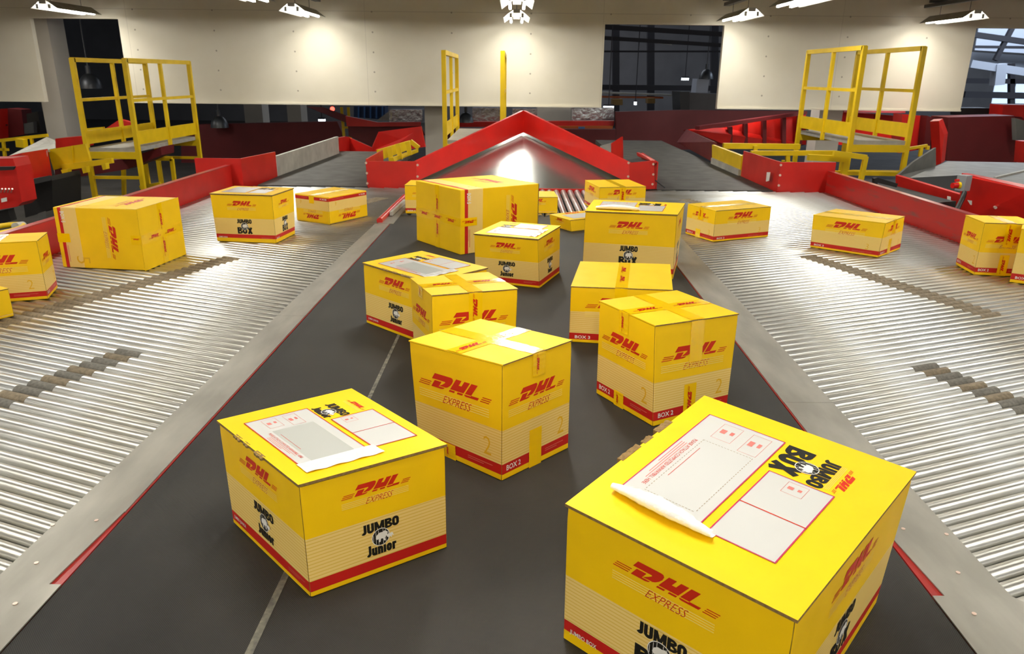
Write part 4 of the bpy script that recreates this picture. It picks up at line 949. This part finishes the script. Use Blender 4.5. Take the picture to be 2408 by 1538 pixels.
def carton(name, label, spec, kind, size_name='', pose='up', off=None, tapes=(), film=None, lid_rot=0, extra=None, logos=None, group='yellow courier cartons on the conveyors', lean=0, z0=0.0, lid_lift=0.0):
    x, y, tdeg, a, b, h = spec; t = R(tdeg)
    Rv = Vector((math.sin(t), -math.cos(t), 0)); Lv = Vector((math.cos(t), math.sin(t), 0))
    N = Vector((x, y, z0)); cpt = N + Rv*b/2 + Lv*a/2
    rz = t - math.pi/2
    root = thing(name, label, 'box', tuple(cpt), rz, group)
    # physical extents b (x), a (y), h (z)
    if pose == 'up': M = Matrix.Identity(3); dims = (b, a, h)
    elif pose == 'bottom_left':     # logical z -> +X, x -> -Z
        M = Matrix(((0, 0, 1), (0, 1, 0), (-1, 0, 0))); dims = (h, a, b)
    elif pose == 'top_right':       # logical y -> +Z, z -> -Y
        M = Matrix(((1, 0, 0), (0, 0, -1), (0, 1, 0))); dims = (b, h, a)
    elif pose == 'inverted': M = Matrix(((1, 0, 0), (0, -1, 0), (0, 0, -1))); dims = (b, a, h)
    w, d, hh = dims
    def place(p):
        q = M @ (Vector(p) - Vector((0, 0, hh/2))); return q + Vector((0, 0, h/2))
    offs = off or [0]*24
    rot = Matrix.Rotation(-rz, 3, 'Z'); O = {}
    for i, lv in enumerate('BT'):
        for j, c in enumerate('NLRB'):
            v = Vector(offs[(i*4+j)*3:(i*4+j)*3+3])/1000.0; O[lv+c] = rot @ v
    for lv in 'BT':
        e_ = (O[lv+'N'].z - O[lv+'L'].z - O[lv+'R'].z + O[lv+'B'].z)/4
        for c, sg in (('N', -1), ('L', 1), ('R', 1), ('B', -1)): O[lv+c].z += sg*e_
    def warp(p):
        q = place(p); s = (q.x+b/2)/b; tt = (q.y+a/2)/a; z = q.z/h
        o = Vector()
        for lv, wz_ in (('B', 1-z), ('T', z)):
            o += wz_*((1-s)*(1-tt)*O[lv+'N'] + (1-s)*tt*O[lv+'L'] + s*(1-tt)*O[lv+'R'] + s*tt*O[lv+'B'])
        return q + o
    axis_of_up = max(range(3), key=lambda i: abs(M[i][2]))
    cream = 'cream_' + 'xyz'[axis_of_up]
    # --- body: rounded rings
    r0, r1, r2 = BANDS[size_name]
    cap = 0.0085 if kind == 'jumbo' else 0.0045
    lv = [(0.0, 0.003), (0.003, 0.0)]; ms = ['carton_yellow']
    for za, zc, mm_, k_ in ((0.003, r0*hh, 'carton_yellow', 1), (r0*hh, r1*hh, 'carton_red', 1), (r1*hh, r2*hh, cream, 4), (r2*hh, hh-cap, 'carton_yellow', 6)):
        for i in range(1, k_+1): lv.append((za+(zc-za)*i/k_, 0)); ms.append(mm_)
    lv[-1] = (lv[-1][0], 0.0008)
    rad = 0.004; seg = 4
    mb = MB(); ring0 = []
    def ring(z, ins):
        pts = []
        for (cx, cy, a0) in ((1, 1, 0), (-1, 1, 90), (-1, -1, 180), (1, -1, 270)):
            for i in range(seg+1):
                an = R(a0+90*i/seg)
                pts.append((cx*(w/2-rad-ins)+rad*math.cos(an), cy*(d/2-rad-ins)+rad*math.sin(an), z))
            a_ = pts[-1]
            # straight run to the next corner, cut in eight
            b_ = {(1, 1): (-w/2+rad+ins, d/2-ins, z), (-1, 1): (-w/2+ins, -d/2+rad+ins, z), (-1, -1): (w/2-rad-ins, -d/2+ins, z), (1, -1): (w/2-ins, d/2-rad-ins, z)}[(cx, cy)]
            for i in range(1, 8): f_ = i/8; pts.append(tuple(a_[k]*(1-f_)+b_[k]*f_ for k in range(3)))
        return pts
    rings = [ring(z, i) for z, i in lv]; n = len(rings[0])
    for k in range(len(rings)-1):
        mb.add(rings[k]+rings[k+1], [(i, (i+1) % n, n+(i+1) % n, n+i) for i in range(n) if i % 12 != 1], ms[k])
        mb.add(rings[k]+rings[k+1], [(i, (i+1) % n, n+(i+1) % n, n+i) for i in range(n) if i % 12 == 1], 'edge_wear')
    mb.add(rings[0], [tuple(range(n-1, -1, -1))], 'carton_yellow'); mb.add(rings[-1], [tuple(range(n))], 'kraft_dark')
    mb.build('body', root, warp)
    # --- top
    FS = faces_of(w, d, hh)
    def slab(x0, x1, y0, y1, z0_, z1, edges, parent=root, nm='flap'):
        q = MB()
        vs = [(x0, y0, z0_), (x1, y0, z0_), (x1, y1, z0_), (x0, y1, z0_), (x0, y0, z1), (x1, y0, z1), (x1, y1, z1), (x0, y1, z1)]
        g_ = 8; q.add([(x0+(x1-x0)*i/g_, y0+(y1-y0)*j/g_, z1) for i in range(g_+1) for j in range(g_+1)], [(i*(g_+1)+j, (i+1)*(g_+1)+j, (i+1)*(g_+1)+j+1, i*(g_+1)+j+1) for i in range(g_) for j in range(g_)], 'carton_yellow'); q.add(vs, [(3, 2, 1, 0)], 'kraft')
        for f, e_ in (((0, 1, 5, 4), 'y0'), ((2, 3, 7, 6), 'y1'), ((3, 0, 4, 7), 'x0'), ((1, 2, 6, 5), 'x1')):
            q.add(vs, [f], 'kraft' if e_ in edges else 'carton_yellow')
        return q.build(nm, parent, warp)
    if kind == 'jumbo':
        lx = slab(-w/2-0.0025, w/2+0.0025, -d/2-0.0025, d/2+0.0025, hh-0.0060, hh, ('y0', 'x0', 'y1'), nm='lid')
        F = FS['top']; q = MB()
        # reading frame of the lid
        if lid_rot == 0: FL = Face((-w/2, d/2, hh), (0, -1, 0), (1, 0, 0), d, w)      # right = -Y, up = +X
        else: FL = Face((w/2, d/2, hh), (-1, 0, 0), (0, -1, 0), w, d)                  # right = -X, up = -Y
        U, V = FL.w, FL.h
        jr = size_name == 'JUMBO JUNIOR'
        btext(q, FL, 'JUMBO', .14*U, .69*V, .215*U, .072*V, 'print_black')
        if jr: btext(q, FL, 'Junior', .15*U, .58*V, .18*U, .068*V, 'print_black')
        else: btext(q, FL, 'BOX', .14*U, .52*V, .205*U, .125*V, 'print_black')
        emblem(q, FL, .255*U, .655*V, .045*min(U, V)*1.15, baby=jr)
        q.build('lid_print', root, warp)
        q = MB(); logo(q, FL, .155*U, .86*V if jr else .80*V, .20*U, express=False, lines=True); q.build('lid_logo', root, warp)
        # document pouch
        q = MB()
        for (u0, v0, u1, v1) in ((.135, .108, .825, .565 if jr else .50), (.365, .60 if jr else .54, .83, .925 if jr else .825)):
            rect(q, FL, u0*U, v0*V, u1*U, v1*V, 'pouch_white', 0.0010)
            frame(q, FL, u0*U, v0*V, u1*U, v1*V, 0.0022, 'magenta' if not jr else 'logo_red', 0.0014)
        s0, s1 = (.60, .925) if jr else (.54, .825)
        rect(q, FL, .603*U, s0*V, .608*U, s1*V, 'logo_red', 0.0014)
        m0, m1 = (.20, .49) if jr else (.20, .445)
        if jr: rect(q, FL, .335*U, m0*V, .80*U, m1*V, 'pouch_grey', 0.0012)
        else:
            nn = 26
            for k in range(nn):
                u_ = (.335+(.765-.335)*k/nn)*U; du = .009*U
                rect(q, FL, u_, m0*V, u_+du, m0*V+0.0009, 'kraft', 0.0013); rect(q, FL, u_, m1*V, u_+du, m1*V+0.0009, 'kraft', 0.0013)
            for k in range(16):
                v_ = (m0+(m1-m0)*k/16)*V; dv = .009*V
                rect(q, FL, .335*U, v_, .335*U+0.0009, v_+dv, 'kraft', 0.0013); rect(q, FL, .765*U, v_, .765*U+0.0009, v_+dv, 'kraft', 0.0013)
        if kind == 'jumbo':
            text(q, FL, 'PLEASE ATTACH COMPLETED AIRWAYBILL HERE', .355*U, .163*V, .385*U, .020*V, 'logo_red', 0, e=0.0014)
            for i, ww in enumerate((.30, .26, .18)):
                rect(q, FL, .40*U, (.152-.012*i)*V, (.40+ww)*U, (.1555-.012*i)*V, 'digit_red', 0.0013)
            rect(q, FL, .40*U, .222*V, .64*U, .2245*V, 'logo_red', 0.0014)
            for (u0, v0, du, dv) in ((.165, .21, .13, .10), (.165, .36, .155, .09), (.385, (.66 if jr else .64), .075, .09)):
                frame(q, FL, u0*U, v0*V, (u0+du)*U, (v0+dv)*V, 0.0007, 'digit_red', 0.0013)
                rect(q, FL, (u0+du*.35)*U, (v0+dv*.15)*V, (u0+du*.6)*U, (v0+dv*.42)*V, 'digit_red', 0.0014)
                rect(q, FL, (u0+du*.35)*U, (v0+dv*.62)*V, (u0+du*.55)*U, (v0+dv*.8)*V, 'digit_red', 0.0014)
        q.build('document_pouch', root, warp)
        if film is not None:
            q = MB(); rows_ = []; NU, NV = 26, 9
            for i in range(NU+1):
                v_ = (.10 + (.58-.10 if film == 'roll' else .62-.10)*i/NU)*V; row = []
                wv = 0.0015*math.sin(i*0.9)+0.0012*math.sin(i*2.3+1)
                for j in range(NV+1):
                    f = j/NV
                    if film == 'roll':
                        ang = f*math.pi*1.15; rr = 0.015 + 0.012*math.sin(math.pi*i/NU)
                        u_ = (.815+.012*i/NU)*U + 0.020*f + rr*math.sin(ang)*0.9 + wv*f
                        e_ = 0.0016 + rr*(1-math.cos(ang))*0.55
                    else:
                        u_ = .80*U + 0.045*f; e_ = 0.0018+0.0012*math.sin(f*6+i*0.8)*f + 0.001*f
                    row.append(FL.pt(u_, v_, max(e_, 0.0014)))
                rows_.append(row)
            vs = [p for r_ in rows_ for p in r_]; c_ = NV+1
            q.add(vs, [(i*c_+j, i*c_+j+1, (i+1)*c_+j+1, (i+1)*c_+j) for i in range(NU) for j in range(NV)], 'film', True)
            fo = q.build('plastic_film', root, warp)
    else:
        slab(-w/2, -0.0006, -d/2-0.001, d/2+0.001, hh-0.0035, hh, ('y0', 'y1', 'x1'))
        slab(0.0006, w/2, -d/2-0.001, d/2+0.001, hh-0.0035, hh, ('y0', 'y1', 'x0'))
    # --- printing on the four sides
    for fn in ('front', 'left', 'right', 'back'):
        F = FS[fn]; q = MB(); fw = F.w
        vis = fn in ('front', 'left') or pose != 'up'
        if kind == 'jumbo':
            lw = min(fw*0.50, 0.22) ; logo(q, F, fw*.5-lw*.5, hh*.76, lw, express=True, lines=True)
        else:
            sc = 0.78 if logos is None else logos
            lw = min(fw*min(sc, .84), hh*(1.0 if hh > .25 else 1.25)); logo(q, F, fw*.5-lw*.5, hh*.635 if hh > .22 else hh*.70, lw, express=True, lines=True)
        q.build('printed_logo', root, warp)
        q = MB()
        if kind == 'jumbo':
            jr = size_name == 'JUMBO JUNIOR'; cw = min(fw, 0.36)
            jw = cw*.27; cu = fw*.5
            btext(q, F, 'JUMBO', cu-jw/2, hh*.395, jw, hh*.088, 'print_black')
            if jr: btext(q, F, 'Junior', cu-jw*.40, hh*.18, jw*.80, hh*.10, 'print_black')
            else: btext(q, F, 'BOX', cu-jw/2, hh*.18, jw, hh*.135, 'print_black')
            emblem(q, F, cu, hh*.335, min(jw*.26, hh*.08), baby=jr)
            q.build('printed_emblem', root, warp); q = MB()
            if fn in ('left', 'right') or jr is False: text(q, F, size_name, fw*.04, hh*.073, fw*.17 if jr else fw*.15, hh*.042, 'print_white', 0.012)
        else:
            if size_name:
                tw = min(fw*.20, .06)
                text(q, F, size_name, fw*.06, hh*.077, tw, hh*.048 if hh > .25 else hh*.055, 'print_white', 0.02)
                dg = size_name[-1]
                text(q, F, dg, fw*.80, hh*.19, hh*.085, hh*.16, 'digit_yellow', -0.006)
            for i in range(2): rect(q, F, fw*.62, hh*(.105-.018*i), fw*(.90-.1*i), hh*(.112-.018*i), 'band_text', 0.0006)
        if kind == 'jumbo' and fn != 'front':
            for i in range(2): rect(q, F, fw*.76, hh*(.105-.018*i), fw*(.95-.06*i), hh*(.111-.018*i), 'band_text', 0.0006)
        if q.v: q.build('band_lettering', root, warp)
    # --- tape
    for (fn, du, p0, p1, axis, letters) in tapes:
        F = FS[fn]; TW = 0.048 if kind != 'small' else 0.04; q = MB()
        if axis == 'v': u0, u1, v0, v1 = du*F.w-TW/2, du*F.w+TW/2, p0*F.h, p1*F.h
        else: u0, u1, v0, v1 = p0*F.w, p1*F.w, du*F.h-TW/2, du*F.h+TW/2
        NN = 14; vs = []
        for i in range(NN+1):
            for j in (0, 1):
                f = i/NN
                uu, vv = (u0+(u1-u0)*j, v0+(v1-v0)*f) if axis == 'v' else (u0+(u1-u0)*f, v0+(v1-v0)*j)
                vs.append(F.pt(uu, vv, 0.0011+0.0004*math.sin(i*2.1+j)))
        fs_ = [(2*i, 2*i+1, 2*i+3, 2*i+2) for i in range(NN)] if axis == 'v' else [(2*i, 2*i+2, 2*i+3, 2*i+1) for i in range(NN)]
        q.add(vs, fs_, 'tape', True)
        tp = q.build('tape_strip', root, warp)
        if letters:
            q = MB(); lw = 0.115; gap = 0.035
            ln = (v1-v0) if axis == 'v' else (u1-u0)
            k = max(1, int((ln+gap)/(lw+gap)))
            if ln < lw: lw = ln*0.92
            for i in range(k):
                s_ = (ln - (k*lw+(k-1)*gap))/2 + i*(lw+gap)
                if axis == 'v': logo(q, F, u0+TW*.30, v1-s_, lw, 'tape_print', rot=-90, e=0.0022)
                else: logo(q, F, u0+s_, v0+TW*.32, lw, 'tape_print', e=0.0022)
            q.build('tape_lettering', tp, warp)
    if extra: extra(root, FS, warp, w, d, hh)
    return root
mat('edge_wear', srgb(150, 112, 20), 0.7, var=0.5, vscale=60)
mat('digit_red', srgb(222, 120, 110), 0.5)
mat('band_text', srgb(214, 110, 90), 0.5)

CROSS = [('top', .5, 0, 1, 'v', False), ('top', .5, 0, 1, 'h', True)]
def torn(edge):
    """little torn corrugated tabs along a lid edge"""
    def f(root, FS, warp, w, d, hh):
        for (t0, t1, out) in edge:
            q = MB()
            y0, y1 = d/2-d*t0, d/2-d*t1; x0 = -w/2
            if y0 > y1: y0, y1 = y1, y0
            nn = 7; vs = []
            for i in range(nn+1):
                yy = y0+(y1-y0)*i/nn; j = random.uniform(-.0015, .0015)
                vs += [(x0+0.002, yy, hh+0.0004), (x0-out+j, yy, hh-0.001+j), (x0-out+j, yy, hh-0.006), (x0+0.002, yy, hh-0.006)]
            fs = [(4*i+k, 4*i+(k+1) % 4, 4*i+4+(k+1) % 4, 4*i+4+k) for i in range(nn) for k in range(4)] + [(3, 2, 1, 0), (4*nn, 4*nn+1, 4*nn+2, 4*nn+3)]
            q.add(vs, fs, 'kraft'); q.build('torn_tab', root, warp)
    return f
def torn_back(edge):
    def f(root, FS, warp, w, d, hh):
        for (s0, s1, out) in edge:
            q = MB(); x0, x1 = -w/2+w*s0, -w/2+w*s1; y0 = d/2; nn = 7; vs = []
            for i in range(nn+1):
                xx = x0+(x1-x0)*i/nn; j = random.uniform(-.001, .001)
                vs += [(xx, y0-0.002, hh+0.0008), (xx, y0+out+j, hh+0.0008+j), (xx, y0+out+j, hh-0.008), (xx, y0-0.002, hh-0.008)]
            fs = [(4*i+3-k, 4*i+3-(k+1) % 4 if k < 3 else 4*i+3, 4*i+7-(k+1) % 4 if k < 3 else 4*i+7, 4*i+7-k) for i in range(nn) for k in range(4)] + [(0, 1, 2, 3), (4*nn+3, 4*nn+2, 4*nn+1, 4*nn)]
            q.add(vs, fs, 'kraft'); q.build('torn_tab', root, warp)
    return f

carton('carton', 'biggest yellow carton, nearest at the lower right, with peeling white pouch', (0.3988, 0.8505, 138.06, 0.4133, 0.5255, 0.3071), 'jumbo', 'JUMBO BOX',
       off=[0, 0, 0, 10, 6, 0, -10, 1, 0, 0, 0, 0, -6, -17, -3, 6, -19, -3, 3, -14, -2, -2, 34, 8], film='roll', lid_rot=1, extra=torn_back([(.334, .462, .012), (.49, .552, .010), (.596, .705, .012)]))
carton('carton', 'low yellow elephant emblem carton with torn lid edge, front left on the belt', (-0.3976, 1.2175, 129.80, 0.3790, 0.3202, 0.2591), 'jumbo', 'JUMBO JUNIOR',
       off=[-1, 21, 0, -8, -9, 0, 13, -11, 0, 0, 0, 0, -3, 18, 4, -16, -1, 1, 13, -10, -2, -5, -11, -3], film='flat', extra=torn([(.25, .33, .006), (.37, .43, .005), (.52, .62, .008)]))
carton('carton', 'near cube BOX 2 carton with glaring crossed tape, at the centre of the belt', (-0.0190, 1.6911, 139.21, 0.3224, 0.2659, 0.3191), 'box', 'BOX 2', logos=.86,
       off=[-3, 8, 0, 0, 0, 0, 9, -8, 0, 0, 0, 0, -3, 15, 4, -16, -10, -2, 9, 6, 2, -3, -11, -4],
       tapes=CROSS+[('front', .5, .80, 1.0, 'v', True), ('front', .47, .0, .34, 'v', False), ('left', .40, 0, .14, 'v', True)])
carton('carton', 'BOX 2 carton with crossed tape, right of centre behind the biggest carton', (0.4206, 2.0234, 118.56, 0.2845, 0.3068, 0.3189), 'box', 'BOX 2', logos=.84,
       off=[7, 2, 0, -3, -2, 0, 0, 0, 0, 0, 0, 0, -8, 8, 2, -6, 3, 1, 2, -7, -2, 2, -2, -1],
       tapes=CROSS+[('front', .5, .58, 1.0, 'v', False), ('left', .47, .78, 1.0, 'v', True), ('front', .46, 0, .36, 'v', True), ('left', .42, 0, .16, 'v', True)])
carton('carton', 'BOX 3 carton with one lettered tape strip, behind the right BOX 2 on the belt', (0.2274, 2.7725, 81.05, 0.4119, 0.3880, 0.2325), 'box', 'BOX 3', logos=.7,
       off=[-2, 0, 0, 0, 0, 0, 0, 0, 0, 0, 0, 0, -2, -5, -2, 5, -5, -2, -2, 5, 2, 4, 3, 2], tapes=[('top', .5, 0, 1, 'v', True), ('front', .5, .62, 1.0, 'v', False)])
carton('carton', 'cross taped carton in front of a carton with torn lid, left of centre', (-0.2717, 2.3852, 112.38, 0.2540, 0.3056, 0.2956), 'box', 'BOX 2', logos=.86,
       off=[0]*12+[1, 8, 3, -4, 0, 0, 9, -4, -1, -6, -5, -2], tapes=CROSS+[('front', .5, .62, 1.0, 'v', True), ('left', .5, .86, 1.0, 'v', True)])
carton('carton', 'elephant emblem carton with crumpled pouch film and torn lid, mid left of belt', (-0.3176, 2.6991, 136.30, 0.4142, 0.3112, 0.2615), 'jumbo', 'JUMBO JUNIOR', film='flat', extra=torn([(.30, .42, .006), (.48, .55, .006), (.62, .8, .008)]))
carton('carton', 'elephant emblem carton with shining white pouch on its lid, at the centre of the belt', (0.1297, 3.5459, 158.83, 0.3417, 0.3361, 0.2508), 'jumbo', 'JUMBO JUNIOR', off=[5, 4, 0, 0, 0, 0, 0, -3, 0, 0, 0, 0, -8, -3, -1, -6, -4, -2, -4, 5, 3, 5, 2, 1], film='flat')
carton('carton', 'tall elephant emblem carton at the right edge of the belt, behind BOX 3', (0.8363, 3.7398, 165.34, 0.4802, 0.3737, 0.3383), 'jumbo', 'JUMBO BOX', off=[-3, 1, 0]+[0]*9+[-6, 6, 3, 4, -6, -4, 14, -1, 1, -6, 0, -1], lid_rot=1, film='roll')
carton('carton', 'largest carton at the far end of the belt, BOX 5 lying on its side', (-0.3050, 4.2507, 126.98, 0.5021, 0.5748, 0.3740), 'box', 'BOX 5', pose='bottom_left', logos=.72,
       off=[0, 1, 0, -4, -2]+[0]*7+[4, 5, 3, 0, 2, 2, 3, -3, -2, 2, -3, -3], tapes=[('bottom', .5, 0, 1, 'v', True), ('bottom', .5, 0, 1, 'h', True), ('front', .5, 0, .20, 'v', True)])
carton('carton', 'BOX 5 carton lying on its side on the left rollers by the red rail', (-1.9399, 3.8141, 173.18, 0.4746, 0.3926, 0.3242), 'box', 'BOX 5', pose='top_right', logos=.72,
       off=[-2, -1, 0, -1, 1, 0, 3, 0, 0, 0, 0, 0, 1, 1, 0, 3, 0, -1, -2, 4, 3, -1, -4, -2], tapes=[('top', .5, 0, 1, 'v', True), ('top', .5, 0, 1, 'h', True), ('left', .5, 0, .15, 'v', False), ('left', .5, .88, 1.0, 'v', True)])
carton('carton', 'elephant emblem carton standing on the left rollers', (-1.4618, 4.5098, 172.77, 0.3894, 0.2986, 0.2988), 'jumbo', 'JUMBO BOX', off=[-1, 3, 0, 3, -1, 0, -3, -3, 0, 0, 0, 0, 0, 1, 0, -6, -6, -2, 11, 1, -1, 0, 4, 3], lid_rot=1)
carton('carton', 'low BOX 4 carton standing upside down on the left rollers', (-1.2771, 5.1331, 149.33, 0.3210, 0.3934, 0.1890), 'box', 'BOX 4', pose='inverted', logos=.62, tapes=[('left', .5, 0, .30, 'v', False), ('bottom', .5, 0, 1, 'h', False)])
carton('carton', 'small carton at the far end of the belt by the right end of the gable', (0.6585, 5.7207, 100.44, 0.4151, 0.3737, 0.1944), 'box', 'BOX 3', logos=.72, tapes=[('top', .5, 0, 1, 'v', False), ('front', .5, .3, 1.0, 'v', True)])
carton('carton', 'cream banded BOX 3 carton on the right rollers, nearest the dark belt', (1.2813, 4.6855, 114.45, 0.2908, 0.4528, 0.2008), 'box', 'BOX 3', logos=.6, tapes=[('left', .5, .6, 1, 'v', True), ('left', .45, 0, .28, 'v', False), ('top', .5, 0, 1, 'h', False)])
carton('carton', 'BOX 3 carton alone in the middle of the right rollers', (2.1618, 4.2871, 137.01, 0.4145, 0.3513, 0.2029), 'box', 'BOX 3', logos=.6, tapes=[('front', .5, .6, 1, 'v', False), ('front', .42, 0, .45, 'v', False), ('top', .5, 0, 1, 'v', False)],
       off=[-4, 9, 0, -2, -4, 0, 7, -5, 0, 0, 0, 0, 5, 4, 4, -7, 1, -1, 2, 1, 1, -1, -5, -4])
carton('carton', 'BOX 2 carton on the right rollers near the right picture edge', (2.4973, 3.9108, 82.48, 0.2327, 0.27, 0.2852), 'box', 'BOX 2', logos=.8, tapes=[('top', .5, 0, 1, 'v', False), ('front', .5, .55, 1, 'v', True), ('front', .5, 0, .4, 'v', True)])
carton('carton', 'BOX 2 carton cut by the left picture edge, on the left rollers', (-2.1409, 3.2822, 199.22, 0.35, 0.2013, 0.2735), 'box', 'BOX 2', logos=.8, tapes=[('top', .5, 0, 1, 'h', True)])
def handle_label(root, FS, warp, w, d, hh):
    F = FS['left']; q = MB()
    rect(q, F, d*.30, hh*.30, d*.66, hh*.74, 'print_white', 0.0012); frame(q, F, d*.30, hh*.30, d*.66, hh*.74, 0.004, 'print_black', 0.0016)
    for k in (.39, .52):
        rect(q, F, d*k, hh*.42, d*(k+.035), hh*.64, 'print_black', 0.0018)
        poly(q, F, [(d*(k-.02), hh*.62), (d*(k+.055), hh*.62), (d*(k+.0175), hh*.71)], 'print_black', 0.0018)
    rect(q, F, d*.34, hh*.37, d*.62, hh*.39, 'print_black', 0.0018); rect(q, F, d*.34, hh*.33, d*.62, hh*.345, 'print_black', 0.0018)
    q.build('this_way_up_label', root, warp)
aE = .34; tE = 145
NE = Vector((2.5987, 3.7657)) - aE*Vector((math.cos(R(tE)), math.sin(R(tE))))
carton('carton', 'carton with this way up arrows, cut by the right picture edge', (NE.x, NE.y, tE, aE, .20, .282), 'box', 'BOX 3', logos=.7, extra=handle_label)
aT, bT, tT = .2, .25, 150
NT = Vector((-2.1351, 3.0274)) - bT*Vector((math.sin(R(tT)), -math.cos(R(tT))))
carton('carton', 'small low carton corner at the left picture edge', (NT.x, NT.y, tT, aT, bT, .123), 'small', '', logos=.6)
carton('carton', 'small carton peeping out left of the big BOX 5, far end of belt', (-0.815, 5.60, 88, .28, .28, .213), 'box', 'BOX 1', logos=.6)
carton('carton', 'small low carton peeping out right of the big BOX 5, far end of belt', (0.02, 5.66, 93, .30, .32, .124), 'small', '', logos=.9, z0=0.0)
carton('carton', 'flat white topped carton lying on the belt before the transfer rollers', (0.3904, 4.9679, 122.40, 0.2440, 0.3500, 0.0800), 'box', '', logos=.5, off=[3, 1, 0, 4, -1, 0]+[0]*6+[-6, -2, -1, -8, 2, 1]+[0]*6,
       extra=lambda root, FS, warp, w, d, hh: (lambda q: (rect(q, FS['top'], w*.15, d*.12, w*.9, d*.7, 'pouch_white', 0.0012), logo(q, FS['top'], w*.2, d*.8, w*.6, e=0.0012), q.build('address_label', root, warp)))(MB()))
